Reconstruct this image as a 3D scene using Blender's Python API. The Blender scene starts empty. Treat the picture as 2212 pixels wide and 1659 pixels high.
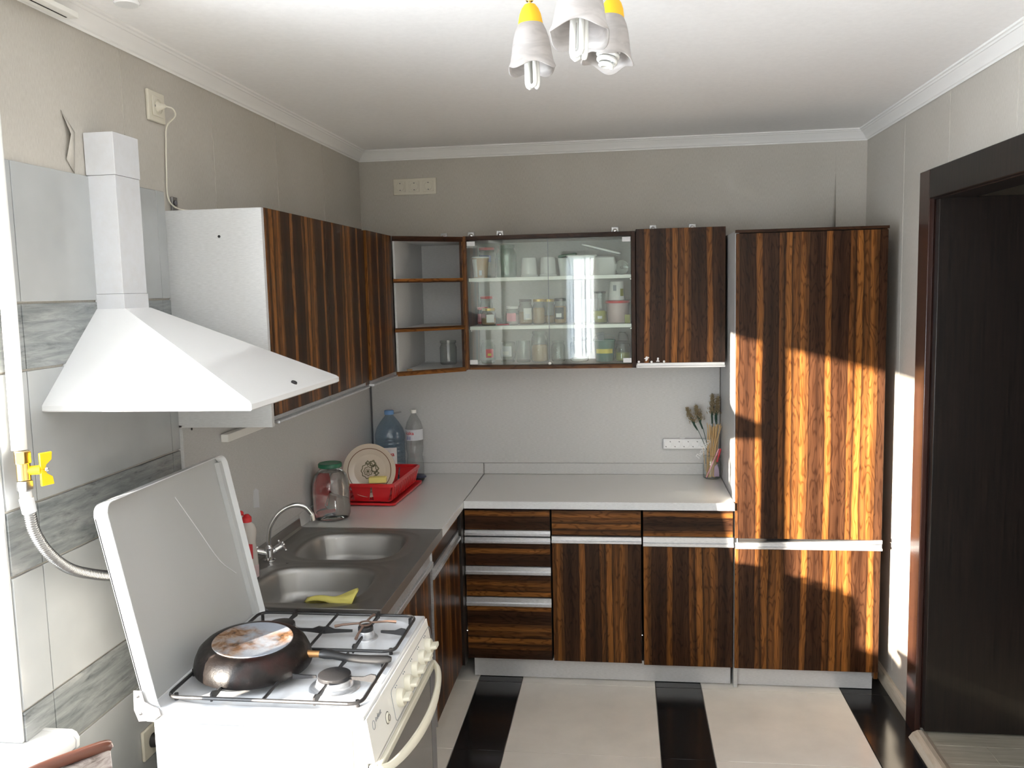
import bpy, bmesh, math, random
from mathutils import Vector, Matrix, noise
random.seed(7)
S = bpy.context.scene
COL = S.collection
PI = math.pi
# ------------------------------------------------------------------ camera, world, sun, exposure
cam_d = bpy.data.cameras.new('camera'); cam = bpy.data.objects.new('camera', cam_d); COL.objects.link(cam)
YAW, PIT, ROL = .12987, -.10749, .02339
Rz = Matrix.Rotation(YAW, 3, 'Z'); Rx = Matrix.Rotation(PIT, 3, 'X'); Ry = Matrix.Rotation(ROL, 3, 'Y')
RR = Rz @ Rx @ Ry
right, fwd, up = RR.col[0].copy(), RR.col[1].copy(), RR.col[2].copy()
m3 = Matrix((right, up, -fwd)).transposed()
cam.matrix_world = Matrix.Translation((1.33149, -4.38038, 1.79121)) @ m3.to_4x4()
cam_d.sensor_fit = 'HORIZONTAL'; cam_d.sensor_width = 36; cam_d.lens = 36 * 1877.04 / 2212
cam_d.clip_start = .02
S.camera = cam
S.view_settings.view_transform = 'Standard'; S.view_settings.look = 'None'
S.view_settings.gamma = 1; S.view_settings.use_curve_mapping = False
S.view_settings.exposure = 0.06
SUN_STR, SKY_STR = 46.0, 23.0
W = bpy.data.worlds.new('sky'); S.world = W; W.use_nodes = True
bg = W.node_tree.nodes['Background']; bg.inputs[0].default_value = (.86, .93, 1, 1); bg.inputs[1].default_value = SKY_STR
sd = bpy.data.lights.new('sun', 'SUN'); sun = bpy.data.objects.new('sun', sd); COL.objects.link(sun)
sd.energy = SUN_STR; sd.angle = math.radians(.6); sd.color = (1, .89, .74)
sun.rotation_euler = Vector((1, 1.30, -.27)).to_track_quat('-Z', 'Y').to_euler()
sun.location = (-4, -8, 3)
for nm, loc, rot, sx, sy in (('window_portal', (-.36, -3.65, 1.5), (0, -PI/2, 0), 1.4, 1.9),
                             ('window_portal', (-.34, -5.33, 1.25), (0, -PI/2, 0), 2.1, .83)):
    ld = bpy.data.lights.new(nm, 'AREA'); ld.shape = 'RECTANGLE'; ld.size = sx; ld.size_y = sy
    lo = bpy.data.objects.new(nm, ld); COL.objects.link(lo); lo.location = loc; lo.rotation_euler = rot
    ld.cycles.is_portal = True
S.cycles.max_bounces = 10; S.cycles.diffuse_bounces = 6; S.cycles.transparent_max_bounces = 24
S.cycles.glossy_bounces = 4; S.cycles.transmission_bounces = 8
S.cycles.use_denoising = True; S.cycles.sample_clamp_indirect = 12
S.cycles.caustics_reflective = False; S.cycles.caustics_refractive = False

# ------------------------------------------------------------------ mesh helper
def rr(w, h, r, n=5, cx=0, cy=0):
    """rounded rectangle outline, CCW"""
    o = []
    for (sx, sy, a0) in ((1, -1, -PI/2), (1, 1, 0), (-1, 1, PI/2), (-1, -1, PI)):
        for i in range(n + 1):
            a = a0 + PI/2 * i / n
            o.append((cx + sx*(w/2 - r) + r*math.cos(a), cy + sy*(h/2 - r) + r*math.sin(a)))
    return o
class MB:
    def __init__(s): s.v = []; s.f = []; s.M = Matrix.Identity(4)
    def add(s, vs, fs):
        b = len(s.v); s.v += [tuple(s.M @ Vector(v)) for v in vs]; s.f += [tuple(b + i for i in f) for f in fs]; return s
    def box(s, x0, x1, y0, y1, z0, z1):
        return s.add([(x, y, z) for z in (z0, z1) for y in (y0, y1) for x in (x0, x1)],
                     [(0, 2, 3, 1), (4, 5, 7, 6), (0, 1, 5, 4), (2, 6, 7, 3), (0, 4, 6, 2), (1, 3, 7, 5)])
    def rings(s, rings, cap0=True, cap1=True):
        n = len(rings[0]); vs = [p for r in rings for p in r]; fs = []
        for k in range(len(rings) - 1):
            for i in range(n):
                j = (i + 1) % n
                fs.append((k*n + i, k*n + j, (k + 1)*n + j, (k + 1)*n + i))
        if cap0: fs.append(tuple(reversed(range(n))))
        if cap1: fs.append(tuple((len(rings) - 1)*n + i for i in range(n)))
        return s.add(vs, fs)
    def lathe(s, prof, c=(0, 0, 0), n=32, caps=(True, True), fn=None):
        R = []
        for r, z in prof:
            row = []
            for i in range(n):
                a = 2*PI*i/n; q = (r, z) if fn is None else fn(r, z, a)
                row.append((c[0] + q[0]*math.cos(a), c[1] + q[0]*math.sin(a), c[2] + q[1]))
            R.append(row)
        return s.rings(R, caps[0] and prof[0][0] > 0, caps[1] and prof[-1][0] > 0)
    def prism(s, poly, axis, a0, a1):
        def P(u, v, a):
            return {'x': (a, u, v), 'y': (u, a, v), 'z': (u, v, a)}[axis]
        return s.rings([[P(u, v, a0) for u, v in poly], [P(u, v, a1) for u, v in poly]])
    def cyl(s, p0, p1, r0, r1=None, n=20):
        return s.tube([p0, p1], [r0, r0 if r1 is None else r1], n)
    def tube(s, pts, r, n=12, smooth=0, caps=True):
        pts = [Vector(p) for p in pts]; rs = r if isinstance(r, (list, tuple)) else [r]*len(pts)
        if smooth and len(pts) > 2:
            P = [2*pts[0] - pts[1]] + pts + [2*pts[-1] - pts[-2]]; q = []; qr = []
            for k in range(1, len(P) - 2):
                a, b, c, d = P[k-1:k+3]
                for i in range(smooth):
                    t = i/smooth
                    q.append(.5*((2*b) + (c - a)*t + (2*a - 5*b + 4*c - d)*t*t + (3*b - a - 3*c + d)*t**3))
                    qr.append(rs[k-1]*(1 - t) + rs[k]*t)
            q.append(pts[-1]); qr.append(rs[-1]); pts, rs = q, qr
        R = []; u = None
        for i, p in enumerate(pts):
            t = (pts[min(i+1, len(pts)-1)] - pts[max(i-1, 0)]).normalized()
            if u is None:
                u = t.cross(Vector((0, 0, 1)));
                if u.length < 1e-3: u = t.cross(Vector((1, 0, 0)))
            u = (u - t*u.dot(t)).normalized(); w = t.cross(u)
            R.append([tuple(p + rs[i]*(u*math.cos(2*PI*k/n) + w*math.sin(2*PI*k/n))) for k in range(n)])
        return s.rings(R, caps, caps)
    def sph(s, c, r, n=16, sc=(1, 1, 1)):
        m = n//2; prof = [(r*math.sin(PI*i/m), -r*math.cos(PI*i/m)) for i in range(m+1)]
        R = [[(c[0] + sc[0]*max(a, 1e-5)*math.cos(2*PI*k/n), c[1] + sc[1]*max(a, 1e-5)*math.sin(2*PI*k/n), c[2] + sc[2]*z) for k in range(n)] for a, z in prof]
        return s.rings(R, False, False)
def build(name, mb, mat, parent=None, world=False, bev=0, seg=2, ang=35, label=None, solid=0):
    me = bpy.data.meshes.new(name); me.from_pydata(mb.v, [], mb.f)
    bm = bmesh.new(); bm.from_mesh(me); bmesh.ops.recalc_face_normals(bm, faces=bm.faces[:]); bm.to_mesh(me); bm.free()
    me.materials.append(mat)
    me.shade_smooth(); me.set_sharp_from_angle(angle=math.radians(ang))
    o = bpy.data.objects.new(name, me); COL.objects.link(o)
    if parent is not None:
        o.parent = parent
        if world: o.location = -parent.location
    if solid:
        md = o.modifiers.new('solid', 'SOLIDIFY'); md.thickness = solid; md.offset = 0
    if bev:
        md = o.modifiers.new('bevel', 'BEVEL'); md.width = bev; md.segments = seg; md.limit_method = 'ANGLE'; md.angle_limit = math.radians(40)
        md.harden_normals = False
    if label: o['label'] = label
    return o
def tag(o, label=None, cat=None, group=None, kind=None):
    if label: o['label'] = label
    if cat: o['category'] = cat
    if group: o['group'] = group
    if kind: o['kind'] = kind
    return o
def thing(name, label, cat, loc=(0, 0, 0), group=None, rot=0):
    o = bpy.data.objects.new(name, None); COL.objects.link(o); o.location = loc; o.rotation_euler = (0, 0, rot)
    o.empty_display_size = .05
    return tag(o, label, cat, group)
def single(name, mb, mat, label, cat, loc=None, bev=0, group=None, **k):
    """one-mesh thing: mesh given in world coordinates, origin moved to its base"""
    if loc is not None:
        mb.v = [tuple(Vector(v) - Vector(loc)) for v in mb.v]
    o = build(name, mb, mat, None, bev=bev, **k)
    if loc is not None: o.location = loc
    return tag(o, label, cat, group)
def struct(name, mb, mat, bev=0, **k):
    o = build(name, mb, mat, None, bev=bev, **k); o['kind'] = 'structure'; return o
def text_part(name, body, size, M, mat, parent, ext=.0002, font_x=1, align='CENTER', world=True):
    c = bpy.data.curves.new(name, 'FONT'); c.body = body; c.size = size; c.extrude = ext; c.align_x = align; c.align_y = 'CENTER'
    c.resolution_u = 3
    t = bpy.data.objects.new(name, c); COL.objects.link(t)
    dg = bpy.context.evaluated_depsgraph_get(); me = bpy.data.meshes.new_from_object(t.evaluated_get(dg))
    bpy.data.objects.remove(t); bpy.data.curves.remove(c)
    me.transform(M); me.materials.clear(); me.materials.append(mat)
    o = bpy.data.objects.new(name, me); COL.objects.link(o); o.parent = parent
    if world: o.location = -parent.location
    return o

# ------------------------------------------------------------------ materials
def mat(name, col=(.8, .8, .8), rough=.5, metal=0, spec=.5, coat=0, bump=0, bscale=200, sss=0, trans=0, emit=None):
    m = bpy.data.materials.new(name); m.use_nodes = True; nt = m.node_tree; b = nt.nodes['Principled BSDF']
    b.inputs['Base Color'].default_value = (*col, 1); b.inputs['Roughness'].default_value = rough
    b.inputs['Metallic'].default_value = metal; b.inputs['Specular IOR Level'].default_value = spec
    b.inputs['Coat Weight'].default_value = coat; b.inputs['Coat Roughness'].default_value = .08
    if bump:
        t = N(nt, 'ShaderNodeTexNoise'); t.inputs['Scale'].default_value = bscale; t.inputs['Detail'].default_value = 4
        tc = N(nt, 'ShaderNodeTexCoord'); nt.links.new(tc.outputs['Object'], t.inputs['Vector'])
        bp = N(nt, 'ShaderNodeBump'); bp.inputs['Strength'].default_value = bump; bp.inputs['Distance'].default_value = .001
        nt.links.new(t.outputs[0], bp.inputs['Height']); nt.links.new(bp.outputs[0], b.inputs['Normal'])
    return m
def N(nt, t, **k):
    n = nt.nodes.new(t)
    for a, v in k.items(): setattr(n, a, v)
    return n
def math_n(nt, op, a, b=None, clamp=False):
    n = nt.nodes.new('ShaderNodeMath'); n.operation = op; n.use_clamp = clamp
    for i, x in enumerate((a, b)):
        if x is None: continue
        if isinstance(x, (int, float)): n.inputs[i].default_value = x
        else: nt.links.new(x, n.inputs[i])
    return n.outputs[0]
def ramp(nt, fac, stops, interp='LINEAR'):
    r = nt.nodes.new('ShaderNodeValToRGB'); r.color_ramp.interpolation = interp
    e = r.color_ramp.elements
    while len(e) < len(stops): e.new(.5)
    for el, (p, c) in zip(e, stops): el.position = p; el.color = (*c, 1) if len(c) == 3 else c
    nt.links.new(fac, r.inputs[0]); return r.outputs[0]
def noise_n(nt, vec, scale, detail=3, rough=.5, dist=0):
    t = nt.nodes.new('ShaderNodeTexNoise'); t.inputs['Scale'].default_value = scale; t.inputs['Detail'].default_value = detail
    t.inputs['Roughness'].default_value = rough; t.inputs['Distortion'].default_value = dist
    nt.links.new(vec, t.inputs['Vector']); return t.outputs[0]
def comb(nt, x, y, z=0.0):
    n = nt.nodes.new('ShaderNodeCombineXYZ')
    for i, a in enumerate((x, y, z)):
        if isinstance(a, (int, float)): n.inputs[i].default_value = a
        else: nt.links.new(a, n.inputs[i])
    return n.outputs[0]
def xyz(nt):
    tc = nt.nodes.new('ShaderNodeTexCoord'); sp = nt.nodes.new('ShaderNodeSeparateXYZ'); nt.links.new(tc.outputs['Object'], sp.inputs[0])
    return sp.outputs[0], sp.outputs[1], sp.outputs[2], tc.outputs['Object']
def mixc(nt, fac, a, b, mode='MIX'):
    n = nt.nodes.new('ShaderNodeMix'); n.data_type = 'RGBA'; n.blend_type = mode
    for i, x in ((0, fac), (6, a), (7, b)):
        if isinstance(x, (int, float)): n.inputs[i].default_value = x
        elif isinstance(x, tuple): n.inputs[i].default_value = (*x, 1)
        else: nt.links.new(x, n.inputs[i])
    return n.outputs[2]
def bump_to(nt, b, h, st=.3, dist=.002):
    bp = nt.nodes.new('ShaderNodeBump'); bp.inputs['Strength'].default_value = st; bp.inputs['Distance'].default_value = dist
    nt.links.new(h, bp.inputs['Height']); nt.links.new(bp.outputs[0], b.inputs['Normal'])

def rosewood(name, horiz=False, off=0.0, period=.283):
    m = mat(name, rough=.33, spec=.16, coat=0); nt = m.node_tree; b = nt.nodes['Principled BSDF']
    x, y, z, _ = xyz(nt)
    s = math_n(nt, 'ADD', math_n(nt, 'ADD', x, y), off)
    u, v = (z, s) if horiz else (s, z)
    u0 = u
    wob = math_n(nt, 'MULTIPLY', math_n(nt, 'SUBTRACT', noise_n(nt, comb(nt, math_n(nt, 'MULTIPLY', u, 9), math_n(nt, 'MULTIPLY', v, 1.3), off), 1, 3), .5), .030)
    wob2 = math_n(nt, 'MULTIPLY', math_n(nt, 'SUBTRACT', noise_n(nt, comb(nt, math_n(nt, 'MULTIPLY', u, 40), math_n(nt, 'MULTIPLY', v, 9), off), 1, 2), .5), .006)
    uu = math_n(nt, 'ADD', math_n(nt, 'ADD', u, wob), wob2)
    # mirrored bands like a book-matched veneer foil
    ph = math_n(nt, 'FRACT', math_n(nt, 'DIVIDE', uu, period))
    D1, D2, M1, L1, L2 = (.023, .0092, .0045), (.044, .0185, .0085), (.080, .033, .011), (.128, .050, .0135), (.200, .080, .019)
    bands = ramp(nt, ph, [(0, D1), (.03, D2), (.12, D1), (.20, D2), (.235, D1), (.25, L1), (.285, L2), (.325, L1), (.34, D1), (.37, D2), (.46, D1), (.54, D2), (.572, D1),
                          (.59, L1), (.64, M1), (.665, D1), (.685, L1), (.70, L2), (.76, L2), (.775, D1), (.795, M1), (.83, L1), (.87, M1), (.90, L2), (.945, L1), (.965, M1)][:26])
    fine = noise_n(nt, comb(nt, math_n(nt, 'MULTIPLY', uu, 260), math_n(nt, 'MULTIPLY', v, 5), 1), 1, 3, .6)
    c1 = mixc(nt, .75, bands, ramp(nt, fine, [(.25, (.55, .5, .45)), (.5, (1, 1, 1)), (.75, (1.35, 1.35, 1.3))]), 'MULTIPLY')
    # cathedral figure: contour lines of a stretched noise
    nf = noise_n(nt, comb(nt, math_n(nt, 'MULTIPLY', u0, 20), math_n(nt, 'MULTIPLY', v, 3.0), 3 + off), 1, 2.5, .5, .15)
    ln = math_n(nt, 'PINGPONG', math_n(nt, 'MULTIPLY', nf, 13), .5)
    lines = ramp(nt, ln, [(0, (.42, .34, .3)), (.09, (.62, .55, .5)), (.2, (1, 1, 1)), (.5, (1.08, 1.06, 1.05))])
    c2 = mixc(nt, .8, c1, lines, 'MULTIPLY')
    big = noise_n(nt, comb(nt, math_n(nt, 'MULTIPLY', u, 16), math_n(nt, 'MULTIPLY', v, 2.2), 8 + off), 1, 4, .6, .3)
    c2 = mixc(nt, .8, c2, ramp(nt, big, [(.3, (.65, .62, .6)), (.5, (1, 1, 1)), (.7, (1.45, 1.4, 1.3))]), 'MULTIPLY')
    nt.links.new(c2, b.inputs['Base Color'])
    bump_to(nt, b, fine, .08, .0005)
    return m
M = {}
M['rose_v'] = rosewood('rosewood veneer upright', False, .10)
M['rose_v2'] = rosewood('rosewood veneer upright b', False, 1.69)
M['rose_v3'] = rosewood('rosewood veneer tall', False, .182)
M['rose_h'] = rosewood('rosewood veneer sideways', True, .31, .24)
M['rose_h2'] = rosewood('rosewood veneer sideways b', True, 2.13, .27)

def wallpaper():
    m = mat('beige ribbed wallpaper', rough=.75, spec=.25); nt = m.node_tree; b = nt.nodes['Principled BSDF']
    x, y, z, ob = xyz(nt); s = math_n(nt, 'ADD', x, y)
    f = noise_n(nt, comb(nt, math_n(nt, 'MULTIPLY', s, 520), math_n(nt, 'MULTIPLY', z, 60)), 1, 3, .6)
    g = noise_n(nt, ob, 2.2, 3)
    c = mixc(nt, 1, ramp(nt, f, [(.3, (.46, .43, .385)), (.52, (.51, .482, .435)), (.75, (.555, .527, .48))]),
             ramp(nt, g, [(.3, (.93, .925, .91)), (.7, (1.03, 1.03, 1.03))]), 'MULTIPLY')
    nt.links.new(c, b.inputs['Base Color']); bump_to(nt, b, f, .35, .001); return m
M['paper'] = wallpaper()
def ceilm():
    m = mat('matt white ceiling', rough=.85, spec=.2); nt = m.node_tree; b = nt.nodes['Principled BSDF']
    _, _, _, ob = xyz(nt); f = noise_n(nt, ob, 60, 5, .6)
    nt.links.new(ramp(nt, f, [(.3, (.90, .89, .885)), (.7, (.94, .93, .925))]), b.inputs['Base Color']); bump_to(nt, b, f, .15, .001); return m
M['ceil'] = ceilm()
M['cornice'] = mat('white cornice foam', (.84, .83, .81), .7, bump=.15, bscale=90)
def laminate(name, a, bb, rough=.38):
    m = mat(name, rough=rough, spec=.45); nt = m.node_tree; b = nt.nodes['Principled BSDF']
    x, y, z, ob = xyz(nt); s = math_n(nt, 'ADD', x, y)
    f = noise_n(nt, comb(nt, math_n(nt, 'MULTIPLY', s, 60), math_n(nt, 'MULTIPLY', z, 500)), 1, 3, .6)
    nt.links.new(ramp(nt, f, [(.3, a), (.7, bb)]), b.inputs['Base Color']); bump_to(nt, b, f, .1, .0005); return m
M['lam'] = laminate('grey white ribbed laminate', (.50, .50, .495), (.60, .60, .595))
M['worktop'] = mat('pale grey worktop laminate', (.68, .675, .655), .22, spec=.5, coat=.3, bump=.03, bscale=400)
M['alu'] = laminate('brushed aluminium foil', (.58, .59, .60), (.74, .75, .76), .3)
def brushed(name, a, bb, rough, metal):
    m = laminate(name, a, bb, rough); m.node_tree.nodes['Principled BSDF'].inputs['Metallic'].default_value = metal; return m
M['aluh'] = brushed('brushed aluminium profile', (.50, .51, .53), (.72, .73, .75), .30, .75)
M['plinth'] = brushed('grey plinth foil', (.55, .55, .56), (.68, .68, .69), .33, .25)
M['white'] = mat('white enamel', (.78, .785, .79), .2, spec=.5, coat=.3)
M['whitep'] = mat('white plastic', (.85, .84, .80), .35)
M['cream'] = mat('cream plastic', (.72, .69, .58), .35)
M['socket'] = mat('socket cream plastic', (.66, .62, .52), .38)
M['black'] = mat('black plastic', (.015, .015, .016), .4)
M['dark'] = mat('dark gap', (.01, .008, .007), .7)
M['chrome'] = mat('chrome', (.75, .75, .76), .08, 1)
M['brass'] = mat('polished brass', (.85, .62, .24), .18, 1)
M['zinc'] = mat('zinc plated steel', (.36, .36, .36), .3, 1)
M['red'] = mat('red plastic', (.62, .02, .025), .3, coat=.2)
M['green'] = mat('green lid', (.01, .12, .06), .35)
M['navy'] = mat('navy plastic', (.01, .015, .06), .35)
M['yellow'] = mat('yellow handle', (1, .62, .01), .4)
M['shadecap'] = mat('yellow lamp cap', (.90, .50, .015), .6, bump=.2, bscale=300)
M['cfl'] = mat('white lamp glass', (.78, .78, .75), .2, coat=.5)
M['wood'] = mat('red brown chair wood', (.11, .034, .018), .35, coat=.3, bump=.1, bscale=80)
M['cast'] = mat('black cast iron', (.022, .021, .022), .45, bump=.4, bscale=300)
M['bam'] = mat('bamboo skewer', (.62, .42, .20), .6)
M['straw'] = mat('dry grass', (.30, .23, .13), .8)
M['leafg'] = mat('dark green stem', (.02, .06, .04), .7)
M['ivory'] = mat('ivory plate glaze', (.62, .52, .42), .15, coat=.6)
M['brown'] = mat('brown print', (.16, .07, .03), .4)
M['sage'] = mat('grey green print', (.14, .12, .06), .4)
M['sponge'] = mat('yellow sponge', (.72, .60, .20), .9, bump=.8, bscale=250)
M['cloth'] = mat('yellow cleaning cloth', (.50, .44, .11), .85, bump=.5, bscale=300)
M['paperw'] = mat('white paper', (.82, .81, .80), .6)
M['silvery'] = mat('milky label', (.66, .68, .72), .5)
M['redp'] = mat('red print', (.62, .05, .06), .5)
M['bluep'] = mat('blue print', (.06, .12, .42), .5)
M['pinkp'] = mat('pink label', (.80, .35, .42), .5)
M['tanp'] = mat('tan cardboard', (.42, .28, .15), .6)
M['yellp'] = mat('yellow print', (.75, .60, .08), .5)
M['olive'] = mat('olive print', (.30, .30, .06), .5)
M['greyp'] = mat('grey print', (.25, .27, .3), .5)
M['gold'] = mat('gold lid', (.70, .50, .16), .3, .7)
M['dlid'] = mat('dark lid', (.05, .055, .06), .35)
M['tub'] = mat('translucent tub', (.74, .76, .74), .35)
M['pinktub'] = mat('pinkish tub', (.60, .46, .46), .3)
M['nuts'] = mat('walnut pieces', (.50, .34, .20), .8, bump=.8, bscale=120)
M['ovenglass'] = mat('dark oven glass', (.02, .021, .023), .06, coat=.6)
M['grey'] = mat('grey metal', (.13, .13, .14), .35, .3)
M['beigetrim'] = None
def glass(name, tint=(1, 1, 1), refl=.06, tr=.95, rough=.02, fk=1.0, edge=0):
    m = bpy.data.materials.new(name); m.use_nodes = True; nt = m.node_tree; nt.nodes.clear()
    out = N(nt, 'ShaderNodeOutputMaterial'); t = N(nt, 'ShaderNodeBsdfTransparent'); t.inputs[0].default_value = (*[c*tr for c in tint], 1)
    g = N(nt, 'ShaderNodeBsdfGlossy'); g.inputs['Roughness'].default_value = rough; g.inputs['Color'].default_value = (1, 1, 1, 1)
    lw = N(nt, 'ShaderNodeFresnel'); geo = N(nt, 'ShaderNodeNewGeometry')
    nt.links.new(math_n(nt, 'SUBTRACT', 1.45, math_n(nt, 'MULTIPLY', geo.outputs['Backfacing'], 1.45 - 1/1.45)), lw.inputs[0])
    if edge:
        fc = N(nt, 'ShaderNodeLayerWeight'); fc.inputs[0].default_value = .5
        nt.links.new(ramp(nt, fc.outputs['Facing'], [(0, tuple(c*tr for c in tint)), (.55, tuple(c*tr*(1 - edge*.25) for c in tint)), (.92, tuple(c*tr*(1 - edge) for c in tint))]), t.inputs[0])
    f = math_n(nt, 'ADD', math_n(nt, 'MULTIPLY', lw.outputs[0], fk), refl - .04, True)
    mx = N(nt, 'ShaderNodeMixShader'); nt.links.new(f, mx.inputs[0]); nt.links.new(t.outputs[0], mx.inputs[1]); nt.links.new(g.outputs[0], mx.inputs[2])
    nt.links.new(mx.outputs[0], out.inputs[0]); return m
M['pane'] = glass('cabinet door glass', (.96, 1, .98), .045, .96)
M['wpane'] = glass('window glass', (1, 1, 1), .04, .98)
M['jar'] = glass('clear jar glass', (.965, .985, .972), .06, .965, edge=.45)
M['jarg'] = glass('green tinted jar glass', (.80, .93, .87), .07, .93, edge=.3)
M['jard'] = glass('dusty jar glass', (.93, .955, .94), .07, .94, edge=.4)
M['pet'] = glass('clear bottle plastic', (.97, .98, .98), .06, .965, edge=.25)
M['petb'] = glass('blue bottle plastic', (.80, .89, .96), .06, .94, edge=.2)
wm = bpy.data.materials.new('clear water'); wm.use_nodes = True; wb = wm.node_tree.nodes['Principled BSDF']
wb.inputs['Base Color'].default_value = (.97, .985, .975, 1); wb.inputs['Transmission Weight'].default_value = 1; wb.inputs['IOR'].default_value = 1.33; wb.inputs['Roughness'].default_value = .02
M['water'] = wm
M['pinkliq'] = glass('pink soap', (.85, .30, .34), .05, .75)
def milky(name, col, tr=.5, rough=.5, pat=0):
    m = bpy.data.materials.new(name); m.use_nodes = True; nt = m.node_tree; nt.nodes.clear()
    out = N(nt, 'ShaderNodeOutputMaterial'); d = N(nt, 'ShaderNodeBsdfPrincipled'); d.inputs['Base Color'].default_value = (*col, 1); d.inputs['Roughness'].default_value = rough
    t = N(nt, 'ShaderNodeBsdfTranslucent'); t.inputs[0].default_value = (*col, 1)
    mx = N(nt, 'ShaderNodeMixShader'); mx.inputs[0].default_value = tr; nt.links.new(d.outputs[0], mx.inputs[1]); nt.links.new(t.outputs[0], mx.inputs[2])
    if pat:
        x, y, z, ob = xyz(nt); f = noise_n(nt, comb(nt, math_n(nt, 'MULTIPLY', x, 14), math_n(nt, 'MULTIPLY', y, 14), math_n(nt, 'MULTIPLY', z, 45)), 1, 3, .5, 1.5)
        c = ramp(nt, f, [(.4, tuple(q*.86 for q in col)), (.6, col)]); nt.links.new(c, d.inputs['Base Color']); nt.links.new(c, t.inputs[0])
    nt.links.new(mx.outputs[0], out.inputs[0]); return m
M['frost'] = milky('frosted marbled lamp glass', (.58, .545, .525), .35, .4, 1)
M['soapw'] = milky('milky soap bottle', (.74, .70, .66), .3, .35)
M['blind'] = milky('white blind fabric', (.93, .94, .96), .85, .8)
M['blindp'] = milky('grey bamboo print on blind', (.12, .14, .19), .8, .8)
def tilem(name, stripe=False):
    m = mat(name, rough=.14, spec=.5, coat=.2); nt = m.node_tree; b = nt.nodes['Principled BSDF']
    x, y, z, ob = xyz(nt)
    if stripe:
        a = noise_n(nt, comb(nt, 3.0, math_n(nt, 'MULTIPLY', y, 5), math_n(nt, 'MULTIPLY', z, 42)), 1, 8, .68, .6)
        k = noise_n(nt, comb(nt, 9.0, math_n(nt, 'MULTIPLY', y, 9), math_n(nt, 'MULTIPLY', z, 60)), 1, 6, .7, .4)
        c1 = ramp(nt, a, [(.3, (.12, .13, .135)), (.46, (.23, .245, .245)), (.60, (.33, .34, .335)), (.8, (.42, .42, .41))])
        c = mixc(nt, 1, c1, ramp(nt, k, [(.30, (.25, .27, .3)), (.40, (.8, .8, .8)), (.5, (1, 1, 1))]), 'MULTIPLY')
        b.inputs['Roughness'].default_value = .3
        nt.links.new(c, b.inputs['Base Color'])
    else:
        f = noise_n(nt, ob, 8, 2); nt.links.new(ramp(nt, f, [(.3, (.40, .412, .41)), (.7, (.44, .452, .45))]), b.inputs['Base Color'])
    return m
M['wtile'] = tilem('glossy white wall tile'); M['stile'] = tilem('grey driftwood wall tile', True)
def ftile(name, c, rough):
    m = mat(name, rough=rough, spec=.5); nt = m.node_tree; b = nt.nodes['Principled BSDF']
    _, _, _, ob = xyz(nt); f = noise_n(nt, ob, 5, 5, .6)
    nt.links.new(ramp(nt, f, [(.3, tuple(q*.93 for q in c)), (.7, tuple(q*1.05 for q in c))]), b.inputs['Base Color'])
    g = noise_n(nt, ob, 14, 5, .7); nt.links.new(math_n(nt, 'ADD', math_n(nt, 'MULTIPLY', g, .10), rough - .02), b.inputs['Roughness']); return m
M['ftw'] = ftile('polished cream floor tile', (.78, .74, .68), .2); M['ftb'] = ftile('polished black floor tile', (.012, .012, .013), .12)
M['grout'] = mat('grout', (.30, .28, .25), .9)
def steelm(name, rough=.40):
    m = mat(name, (.36, .352, .34), rough, 1); nt = m.node_tree; b = nt.nodes['Principled BSDF']
    x, y, z, ob = xyz(nt); f = noise_n(nt, comb(nt, math_n(nt, 'MULTIPLY', x, 12), math_n(nt, 'MULTIPLY', y, 300), math_n(nt, 'MULTIPLY', z, 40)), 1, 3)
    nt.links.new(math_n(nt, 'ADD', math_n(nt, 'MULTIPLY', f, .12), rough - .05), b.inputs['Roughness']); return m
M['steel'] = steelm('brushed sink steel')
def lamfloor():
    m = mat('grey beige laminate floor', rough=.35); nt = m.node_tree; b = nt.nodes['Principled BSDF']
    x, y, z, ob = xyz(nt)
    f = noise_n(nt, comb(nt, math_n(nt, 'MULTIPLY', x, 4), math_n(nt, 'MULTIPLY', y, 45), 2), 1, 6, .65, .4)
    nt.links.new(ramp(nt, f, [(.3, (.30, .26, .20)), (.5, (.42, .38, .30)), (.7, (.50, .46, .38))]), b.inputs['Base Color']); return m
M['lamfloor'] = lamfloor()
def beige():
    m = mat('pale oak moulding', rough=.4); nt = m.node_tree; b = nt.nodes['Principled BSDF']
    x, y, z, ob = xyz(nt)
    f = noise_n(nt, comb(nt, math_n(nt, 'MULTIPLY', x, 60), math_n(nt, 'MULTIPLY', y, 5), math_n(nt, 'MULTIPLY', z, 70)), 1, 6, .65, .5)
    nt.links.new(ramp(nt, f, [(.3, (.40, .33, .24)), (.5, (.55, .48, .38)), (.7, (.63, .57, .48))]), b.inputs['Base Color']); return m
M['beige'] = beige()
def wenge(name, a, bb, rough=.3):
    m = mat(name, rough=rough, coat=.15); nt = m.node_tree; b = nt.nodes['Principled BSDF']
    x, y, z, ob = xyz(nt); s = math_n(nt, 'ADD', x, y)
    f = noise_n(nt, comb(nt, math_n(nt, 'MULTIPLY', s, 90), math_n(nt, 'MULTIPLY', z, 3.5)), 1, 5, .6, .3)
    nt.links.new(ramp(nt, f, [(.35, a), (.65, bb)]), b.inputs['Base Color']); bump_to(nt, b, f, .5, .001); return m
M['wenge'] = wenge('dark wenge door', (.004, .003, .0025), (.014, .008, .006), .45)
M['casing'] = wenge('brown door casing', (.030, .013, .010), (.046, .020, .015), .25)
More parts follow.
